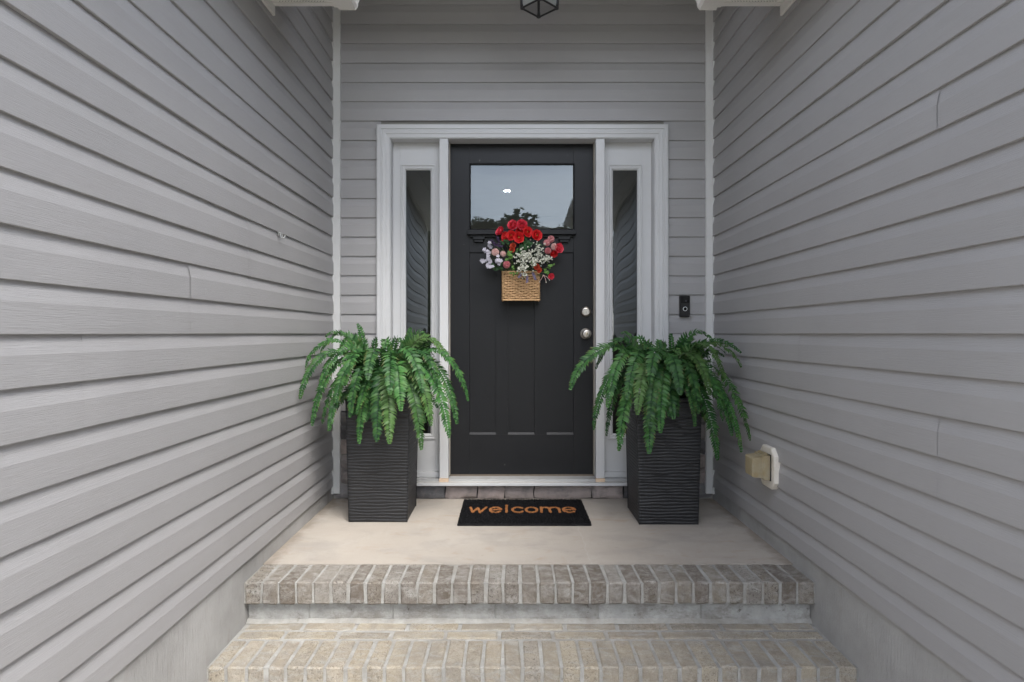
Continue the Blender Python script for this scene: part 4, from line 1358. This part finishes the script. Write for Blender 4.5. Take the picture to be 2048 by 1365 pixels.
def aim(c, d):
    d = Vector(d).normalized()
    q = Vector((0, 0, 1)).rotation_difference(d).to_matrix().to_4x4()
    return Matrix.Translation(c) @ q @ Matrix.Rotation(rnd.uniform(0, 6.28), 4, 'Z')
def petal(b, M, r, ang, tilt, w, off, curl=0.4, n=4):
    """cupped petal: rises from the axis; tilt 0 = closed upright, 90 = flat open"""
    Mz = M @ Matrix.Rotation(ang, 4, 'Z')
    n0 = len(b.v)
    for j in range(n + 1):
        t = j / n
        a = R(tilt) * (0.55 + 0.6 * t) - curl * t * t
        rad = off + r * t * math.sin(max(0.02, a)) * 0.9
        h = r * t * math.cos(min(a, 1.7)) * 0.9
        hw = w * math.sin(math.pi * (0.18 + 0.70 * t)) ** 0.8
        for i in (-1, -0.5, 0, 0.5, 1):
            cup = 0.22 * w * (i * i)
            b.v.append(tuple(Mz @ Vector((rad - cup * (1 - 0.3 * t), i * hw, h + cup * 0.35 - (0.10 * w * (i * i) if j == n else 0)))))
    for j in range(n):
        for i in range(4):
            b.face((n0 + j * 5 + i, n0 + (j + 1) * 5 + i, (n0 + (j + 1) * 5 + i + 1), n0 + j * 5 + i + 1))
def stem_to(parent, c, mat=None):
    root = Vector((0.06 + rnd.uniform(-0.06, 0.06), 3.685, BZ1 - 0.05))
    c = Vector(c)
    mid = (root + c) / 2 + Vector((0, 0.012, 0.02))
    b = MB()
    pts = [root * (1 - t) ** 2 + mid * 2 * t * (1 - t) + c * t * t for t in [i / 8 for i in range(9)]]
    b.tube(pts, 0.0017, 5); return b.obj('stem', mat or M_TWIG, parent, smooth=True)
def F6(cx, cy): return (940 + cx * 0.1465, 420 + cy * 0.1465)

def ranunculus(cx, cy, y, r, d, mat, label, group):
    px, py = F6(cx, cy); c = W(px, py, y)
    t = thing('ranunculus_flower', c, label, 'flower', group)
    M = aim(c - Vector(d).normalized() * r * 0.55, d)
    rings = [(3, 8, 0.50, 0.06, 0.86), (5, 22, 0.62, 0.10, 0.90), (6, 38, 0.76, 0.14, 0.92), (7, 56, 0.92, 0.18, 0.95), (8, 74, 1.06, 0.20, 0.96)]
    for ri, (n, tilt, rr, off, _) in enumerate(rings):
        for k in range(n):
            b = MB()
            petal(b, M, r * rr * rnd.uniform(0.95, 1.05), 2 * math.pi * (k + 0.5 * (ri % 2)) / n + rnd.uniform(-0.12, 0.12), tilt + rnd.uniform(-5, 5), r * (0.40 + 0.07 * ri), r * off, 0.55)
            b.obj('petal', mat, t, smooth=True)
    b = MB(); b.lathe([(r * 0.05, r * 0.2), (r * 0.16, r * 0.34), (r * 0.10, r * 0.47), (0.0, r * 0.50)], M, 10)
    b.obj('flower_eye', M_YEL if mat is M_RED else mat, t, smooth=True)
    stem_to(t, c - Vector(d).normalized() * r * 0.5)
RG = 'red ranunculus blooms in the basket'
reds = [
    (578, 205, 3.600, .030, (-.25, -1, .25), M_RED2, 'red ranunculus at the very top, left of the two highest blooms'),
    (712, 200, 3.590, .031, (.15, -1, .2), M_RED2, 'red ranunculus at the very top, right of the two highest blooms'),
    (790, 298, 3.580, .030, (.35, -1, .05), M_RED, 'red ranunculus just under the highest right bloom'),
    (667, 375, 3.560, .030, (0, -1, -.15), M_RED, 'lowest red ranunculus in the centre of the top cluster'),
    (560, 345, 3.580, .028, (-.3, -1, 0), M_RED, 'red ranunculus left of the lowest central bloom'),
    (917, 345, 3.590, .031, (.35, -1, .05), M_RED, 'red ranunculus alone on the right of the top cluster'),
    (400, 285, 3.620, .029, (-.75, -.8, .5), M_RED2, 'red ranunculus farthest left, tilted away above the shelf'),
    (470, 360, 3.610, .028, (-.8, -.8, .1), M_RED, 'red ranunculus seen side-on below the leftmost red bloom'),
    (690, 290, 3.605, .028, (0, -1, .3), M_RED, 'red ranunculus half hidden in the middle of the top cluster'),
    (1222, 520, 3.590, .027, (.55, -1, .05), M_RED2, 'red ranunculus farthest right beside the pink globe flowers'),
    (1150, 600, 3.610, .024, (.3, -.8, -.5), M_RED, 'small red bloom drooping under the rightmost ranunculus'),
    (1112, 908, 3.600, .018, (.3, -1, -.1), M_RED2, 'little red bloom low on the right beside the basket corner'),
    (585, 490, 3.575, .017, (-.2, -1, .2), M_ORED, 'small orange-red bud above the green leaves, left of centre'),
    (575, 545, 3.570, .016, (-.1, -1, -.1), M_ORED, 'smaller orange-red bud just above the light green leaves'),
    (912, 778, 3.570, .017, (.2, -1, 0), M_ORED, 'orange-red bud at the lower right edge of the white sprays'),
    (945, 822, 3.580, .016, (.3, -1, -.3), M_ORED, 'orange-red bud hanging lowest above the basket rim on the right'),
]
for (cx, cy, y, r, d, m, lab) in reds: ranunculus(cx, cy, y, r * 1.1, d, m, lab, RG)

def globe(cx, cy, y, r, mat, label):
    px, py = F6(cx, cy); c = W(px, py, y)
    t = thing('globe_flower', c, label, 'flower', 'pink globe flowers in the basket')
    b = MB(); b.lathe([(0.0, -r * .75), (r * .5, -r * .55), (r * .72, 0), (r * .5, r * .55), (0.0, r * .75)], Matrix.Translation(c), 12)
    b.obj('core', mat, t, smooth=True)
    b = MB()
    n = 70
    for i in range(n):
        z = 1 - 2 * (i + 0.5) / n; a = i * 2.39996
        d = Vector((math.sqrt(1 - z * z) * math.cos(a), math.sqrt(1 - z * z) * math.sin(a), z))
        M = aim(c + d * r * 0.60, d)
        for k in range(3):
            petal(b, M, r * 0.5, k * 2.09 + rnd.uniform(-.3, .3), 50, r * 0.17, 0.02 * r, 0.3, 2)
    o = b.obj('florets', mat, t, smooth=True); o['kind'] = 'stuff'
    stem_to(t, c)
for a in ((1105, 400, 3.600, .0215, M_PINK, 'pink globe flower topmost of the right hand group'),
          (1050, 450, 3.595, .0205, M_PINK, 'pink globe flower lower left of the topmost pink globe'),
          (1152, 505, 3.600, .0215, M_PPINK, 'peach-pink globe flower tucked behind the rightmost red bloom'),
          (1065, 562, 3.590, .0205, M_DPINK, 'deep pink globe flower lowest of the right hand group'),
          (500, 748, 3.575, .022, M_DPINK, 'deep pink globe flower just above the left basket corner'),
          (345, 580, 3.575, .023, M_PPINK, 'pale pink globe flower among the lavender blossoms'),
          (452, 602, 3.580, .018, M_PPINK, 'small pale pink globe flower left of the light green leaves')):
    globe(*a)

def floret(b, c, d, r, n=5):
    M = aim(c, d)
    for k in range(n):
        petal(b, M, r, 2 * math.pi * k / n, 72, r * 0.42, r * 0.05, 0.2, 3)
def stock(cx, cy, y, s, n, label):
    px, py = F6(cx, cy); c = W(px, py, y)
    t = thing('stock_flower', c, label, 'flower', 'lavender stock blossoms in the basket')
    for i in range(n):
        p = c + Vector((rnd.gauss(0, s), rnd.gauss(0, s * .6), rnd.gauss(0, s)))
        b = MB(); floret(b, p, (rnd.uniform(-.8, .4), -1, rnd.uniform(-.5, .7)), rnd.uniform(.012, .016)); b.obj('floret', M_LAV, t, smooth=True)
    stem_to(t, c)
for a in ((232, 575, 3.590, .010, 7, 'lavender-white blossom cluster at the upper left edge of the bouquet'),
          (262, 655, 3.590, .009, 6, 'lavender-white blossom cluster in the middle of the left side'),
          (372, 690, 3.570, .010, 7, 'large lavender-white blossom cluster above the left basket corner'),
          (178, 694, 3.600, .007, 4, 'small lavender-white bud cluster farthest left of the bouquet'),
          (245, 762, 3.590, .008, 5, 'lavender-white blossom cluster drooping lowest on the left'),
          (310, 795, 3.585, .008, 4, 'lavender-white blossom tips hanging beside the left basket corner'),
          (270, 480, 3.610, .007, 4, 'pale lavender bud cluster highest on the left side')):
    stock(*a)

def lav(cx, cy, y, d, n, label, mat):
    px, py = F6(cx, cy); c = W(px, py, y); d = Vector(d).normalized()
    t = thing('lavender_spike', c, label, 'flower', 'lavender spikes in the basket')
    b = MB()
    for i in range(n):
        for k in range(5):
            p = c + d * (i * 0.006) + Vector((rnd.uniform(-.005, .005), rnd.uniform(-.005, .005), rnd.uniform(-.004, .004)))
            floret(b, p, d + Vector((rnd.uniform(-1, 1), rnd.uniform(-1, 0), rnd.uniform(-.5, 1))), rnd.uniform(.004, .006), 4)
    b.obj('spike', mat, t, smooth=True); stem_to(t, c)
M_LAVP = mat_petal('dusty_lavender', (0.20, 0.17, 0.28), (0.34, 0.30, 0.42))
for a in ((350, 490, 3.600, (-.5, -.4, .6), 8, 'dark purple lavender spike highest among the left flowers', M_PURP),
          (400, 460, 3.605, (-.3, -.4, .8), 8, 'dark purple lavender spike leaning beside the side-on red bloom', M_PURP),
          (430, 500, 3.590, (-.7, -.5, .1), 9, 'dark purple lavender spike lying level above the pale pink globe', M_PURP),
          (780, 900, 3.585, (0, -.5, -.9), 8, 'dusty lavender spike hanging over the middle of the basket front', M_LAVP),
          (860, 860, 3.585, (.3, -.5, -.9), 9, 'dusty lavender spike hanging over the right of the basket front', M_LAVP),
          (700, 880, 3.585, (-.4, -.5, -.5), 6, 'dusty lavender spike hanging over the left of the basket front', M_LAVP)):
    lav(*a)

def spray(cx, cy, y, sx, sz, n, label):
    px, py = F6(cx, cy); c = W(px, py, y)
    t = thing('white_flower_spray', c, label, 'flower', 'white sprays in the basket')
    b = MB(); st = MB()
    root = c + Vector((0, 0.05, -0.02))
    for i in range(n):
        p = c + Vector((rnd.gauss(0, sx), rnd.gauss(0, 0.014), rnd.gauss(0, sz)))
        r = rnd.uniform(.0042, .0066)
        if rnd.random() < 0.55:
            floret(b, p, (rnd.uniform(-.7, .7), -1, rnd.uniform(-.3, .9)), r * 1.25, 4)
        else:
            b.lathe([(0.0, -r), (r * .7, -r * .5), (r * .75, 0), (r * .4, r * .8), (0, r)], aim(p, (rnd.uniform(-1, 1), -1, rnd.uniform(-1, 1))), 6)
        if i % 2 == 0: st.tube([root, (root + p) / 2 + Vector((0, 0, .008)), p], .0008, 4)
    o = b.obj('blossoms', M_CREAMP, t, smooth=True); o['kind'] = 'stuff'
    st.obj('stems', M_TWIG, t)
for a in ((700, 660, 3.570, .020, .018, 60, 'white baby-breath spray in the centre just above the basket'),
          (790, 620, 3.570, .020, .018, 60, 'white baby-breath spray right of centre below the green stems'),
          (735, 790, 3.560, .017, .013, 46, 'white baby-breath spray resting on the basket rim'),
          (925, 560, 3.590, .018, .022, 60, 'cream white spray rising tall on the right'),
          (960, 690, 3.585, .017, .012, 40, 'cream white spray at the right, below the pink globes'),
          (1060, 680, 3.595, .012, .010, 24, 'small cream white spray reaching farthest right'),
          (745, 900, 3.570, .008, .008, 12, 'few white blossoms hanging down over the basket front'),
          (860, 720, 3.570, .016, .014, 40, 'white baby-breath spray between centre and the orange-red buds')):
    spray(*a)

def leafspray(cx, cy, y, n, s, mat, label, sz=0.015):
    px, py = F6(cx, cy); c = W(px, py, y)
    t = thing('leaf_sprig', c, label, 'leaf sprig', 'green sprigs in the basket')
    for i in range(n):
        p = c + Vector((rnd.gauss(0, s), rnd.gauss(0, s * .5), rnd.gauss(0, s)))
        d = Vector((rnd.uniform(-1, 1), rnd.uniform(-.6, 0), rnd.uniform(-.5, 1))).normalized()
        sd = d.cross(Vector((rnd.uniform(-.4, .4), -1, rnd.uniform(.0, .6)))).normalized(); nn = sd.cross(d)
        b = MB(); L = sz * rnd.uniform(.8, 1.3); w = L * .33
        prof = [(0, .12), (.3, .9), (.55, 1.0), (.8, .65), (1, .02)]
        for (tt, ww) in prof:
            for u in (-1, 0, 1):
                b.v.append(tuple(p + d * L * tt + sd * (u * w * ww) + nn * (abs(u) * .2 * w - .15 * L * tt * tt)))
        for j in range(4):
            for i2 in range(2):
                b.face((j * 3 + i2, j * 3 + i2 + 1, (j + 1) * 3 + i2 + 1, (j + 1) * 3 + i2))
        b.obj('leaf', mat, t, smooth=True)
    stem_to(t, c)
for a in ((535, 595, 3.565, 7, .010, M_LEAF, 'light green leaf sprig left of the white sprays', .020),
          (540, 660, 3.570, 5, .008, M_LEAF, 'light green leaf sprig above the lower pink globe', .017),
          (580, 795, 3.570, 4, .007, M_LEAF, 'green leaf sprig on the rim beside the lower pink globe', .018),
          (690, 560, 3.590, 9, .014, M_DLEAF, 'dark green leaf sprig under the central red bloom', .024),
          (760, 460, 3.605, 16, .014, M_DLEAF, 'upright fine green stems below the red cluster', .026),
          (1105, 780, 3.600, 6, .010, M_LEAF, 'light green leaf sprig farthest right of the bouquet', .018),
          (1050, 850, 3.600, 6, .010, M_LEAF, 'light green leaf sprig hanging beside the right basket corner', .017),
          (890, 760, 3.575, 5, .009, M_LEAF, 'small green leaf sprig between white sprays and orange-red buds', .016),
          (370, 800, 3.610, 10, .013, M_DLEAF, 'dark green leaf sprig behind the left basket corner', .026),
          (500, 440, 3.605, 8, .012, M_DLEAF, 'dark green leaf sprig under the side-on red bloom', .018),
          (600, 880, 3.600, 4, .006, M_LEAF, 'thin green tendril hanging over the left of the basket front', .018),
          (930, 480, 3.62, 7, .012, M_DLEAF, 'dark green leaf sprig behind the tall cream spray', .018),
          (660, 610, 3.59, 7, .012, M_LEAF, 'mid green leaf sprig at the heart of the bouquet', .016)):
    leafspray(*a)
# pale bud stalks drooping at the lower right
for i, (x1, y1) in enumerate(((950, 985), (1040, 990), (1085, 960))):
    p0 = W(*F6(1000, 890), 3.595); p1 = W(*F6(x1, y1), 3.59)
    lab = ['left', 'middle', 'right'][i]
    t = thing('bud_stalk', p0, 'thin pale bud stalk, %s of the three drooping right of the basket' % lab, 'flower', 'pale bud stalks')
    b = MB(); b.tube([p0, (p0 + p1) / 2 + Vector((.003, 0, .003)), p1], .0012, 5); b.obj('stalk', M_PPINK, t, smooth=True)
    b = MB(); b.lathe([(0, -.004), (.003, -.001), (.0025, .003), (0, .004)], Matrix.Translation(p1), 8); b.obj('bud', M_CREAMP, t, smooth=True)
    stem_to(t, p0)

# ------------------------------------------------------------------ ground and the trees mirrored in the panes
b = MB(); b.add([(-150, -200, ZG), (150, -200, ZG), (150, 60, ZG), (-150, 60, ZG)], [(0, 1, 2, 3)])
tg = NT('lawn'); og = tg.coord('Object')
tg.base(tg.mix(tg.noise(og, 3, 6), (0.045, 0.075, 0.02), (0.085, 0.115, 0.04))).set(Roughness=0.95, Specular=0.1)
tg.bump(tg.noise(og, 40, 4), 0.6, 0.03)
tag(b.obj('ground', tg.m), kind='structure')
b = MB(); b.box(XL - 0.0, XR + 0.0, -6.0, 2.16, ZG - 0.05, ZG + 0.03)
tag(b.obj('path', mat_plain('path_concrete', (0.46, 0.43, 0.39), 0.85, 0.2, 0.12, 3, 0.3, 90, dirt=(0.28, 0.25, 0.21), damt=0.4)), kind='structure')

M_BARK = mat_plain('bark', (0.09, 0.065, 0.045), 0.95, 0.1, 0.3, 8, 0.8, 14)
M_CROWN = mat_petal('tree_leaf', (0.075, 0.11, 0.065), (0.12, 0.15, 0.095), 0.6, 0.2, 0.6)
def tree_meshes(seed, h, rx, n):
    rr = random.Random(seed)
    t = MB()
    t.tube([(0, 0, -0.1), (0.05, 0, h * .3), (-.05, .05, h * .65), (0, 0, h * .92)], [h * .026, h * .02, h * .012, h * .004], 8)
    blobs = []
    for i in range(16):
        a = rr.uniform(0, 6.28); q = rr.uniform(.15, 1) ** .6
        zz = rr.uniform(.28, .93)
        wdt = rx * math.sin(math.pi * min(.98, max(.1, (zz - .15) / .9))) ** .7
        c = Vector((math.cos(a) * q * wdt * .7, math.sin(a) * q * wdt * .7, zz * h))
        blobs.append((c, rr.uniform(.22, .4) * rx))
        t.tube([(0, 0, zz * h * .7), c * .6 + Vector((0, 0, zz * h * .33)), c], [h * .008, h * .005, h * .002], 5)
    cr = MB()
    for i in range(n):
        c, r = rr.choice(blobs)
        d = Vector((rr.gauss(0, 1), rr.gauss(0, 1), rr.gauss(0, 1))).normalized() * r * rr.uniform(.5, 1.1)
        p = c + d
        u = Vector((rr.gauss(0, 1), rr.gauss(0, 1), rr.gauss(0, 1))).normalized(); v = u.orthogonal().normalized()
        s = rr.uniform(.09, .2)
        k = len(cr.v)
        cr.v += [tuple(p - u * s), tuple(p + v * s * .6), tuple(p + u * s), tuple(p - v * s * .6)]
        cr.face((k, k + 1, k + 2, k + 3))
    return t.mesh('trunk', M_BARK, True), cr.mesh('crown', M_CROWN)
kinds = [tree_meshes(1, 7.0, 2.6, 5000), tree_meshes(2, 7.4, 2.2, 5000), tree_meshes(3, 6.4, 3.0, 5000)]
spots = [(-2.5, -29, 0, 1.14), (-0.1, -30, 2, 1.27), (-6.8, -31, 1, 1.0), (2.1, -31, 0, 1.02), (3.3, -17, 1, .84), (-2.95, -18, 2, .70), (8.5, -30, 2, 1.1), (-12, -30, 0, 1.1), (13, -31, 1, 1.1)]
names = ['left of the middle tree', 'in the middle', 'farther left', 'just right of the middle', 'near at the right edge', 'near at the left edge', 'farther right', 'outermost left', 'outermost right']
for (x, y, k, s), nm in zip(spots, names):
    t = thing('tree', (x, y, ZG), 'leafy tree across the lawn mirrored in the door pane, %s' % nm, 'tree', 'trees mirrored in the door pane')
    for nme, me in zip(('trunk', 'crown'), kinds[k]):
        o = bpy.data.objects.new(nme, me); link(o); o.parent = t
    t.scale = (s, s, s); t.rotation_euler = (0, 0, rnd.uniform(0, 6.28))
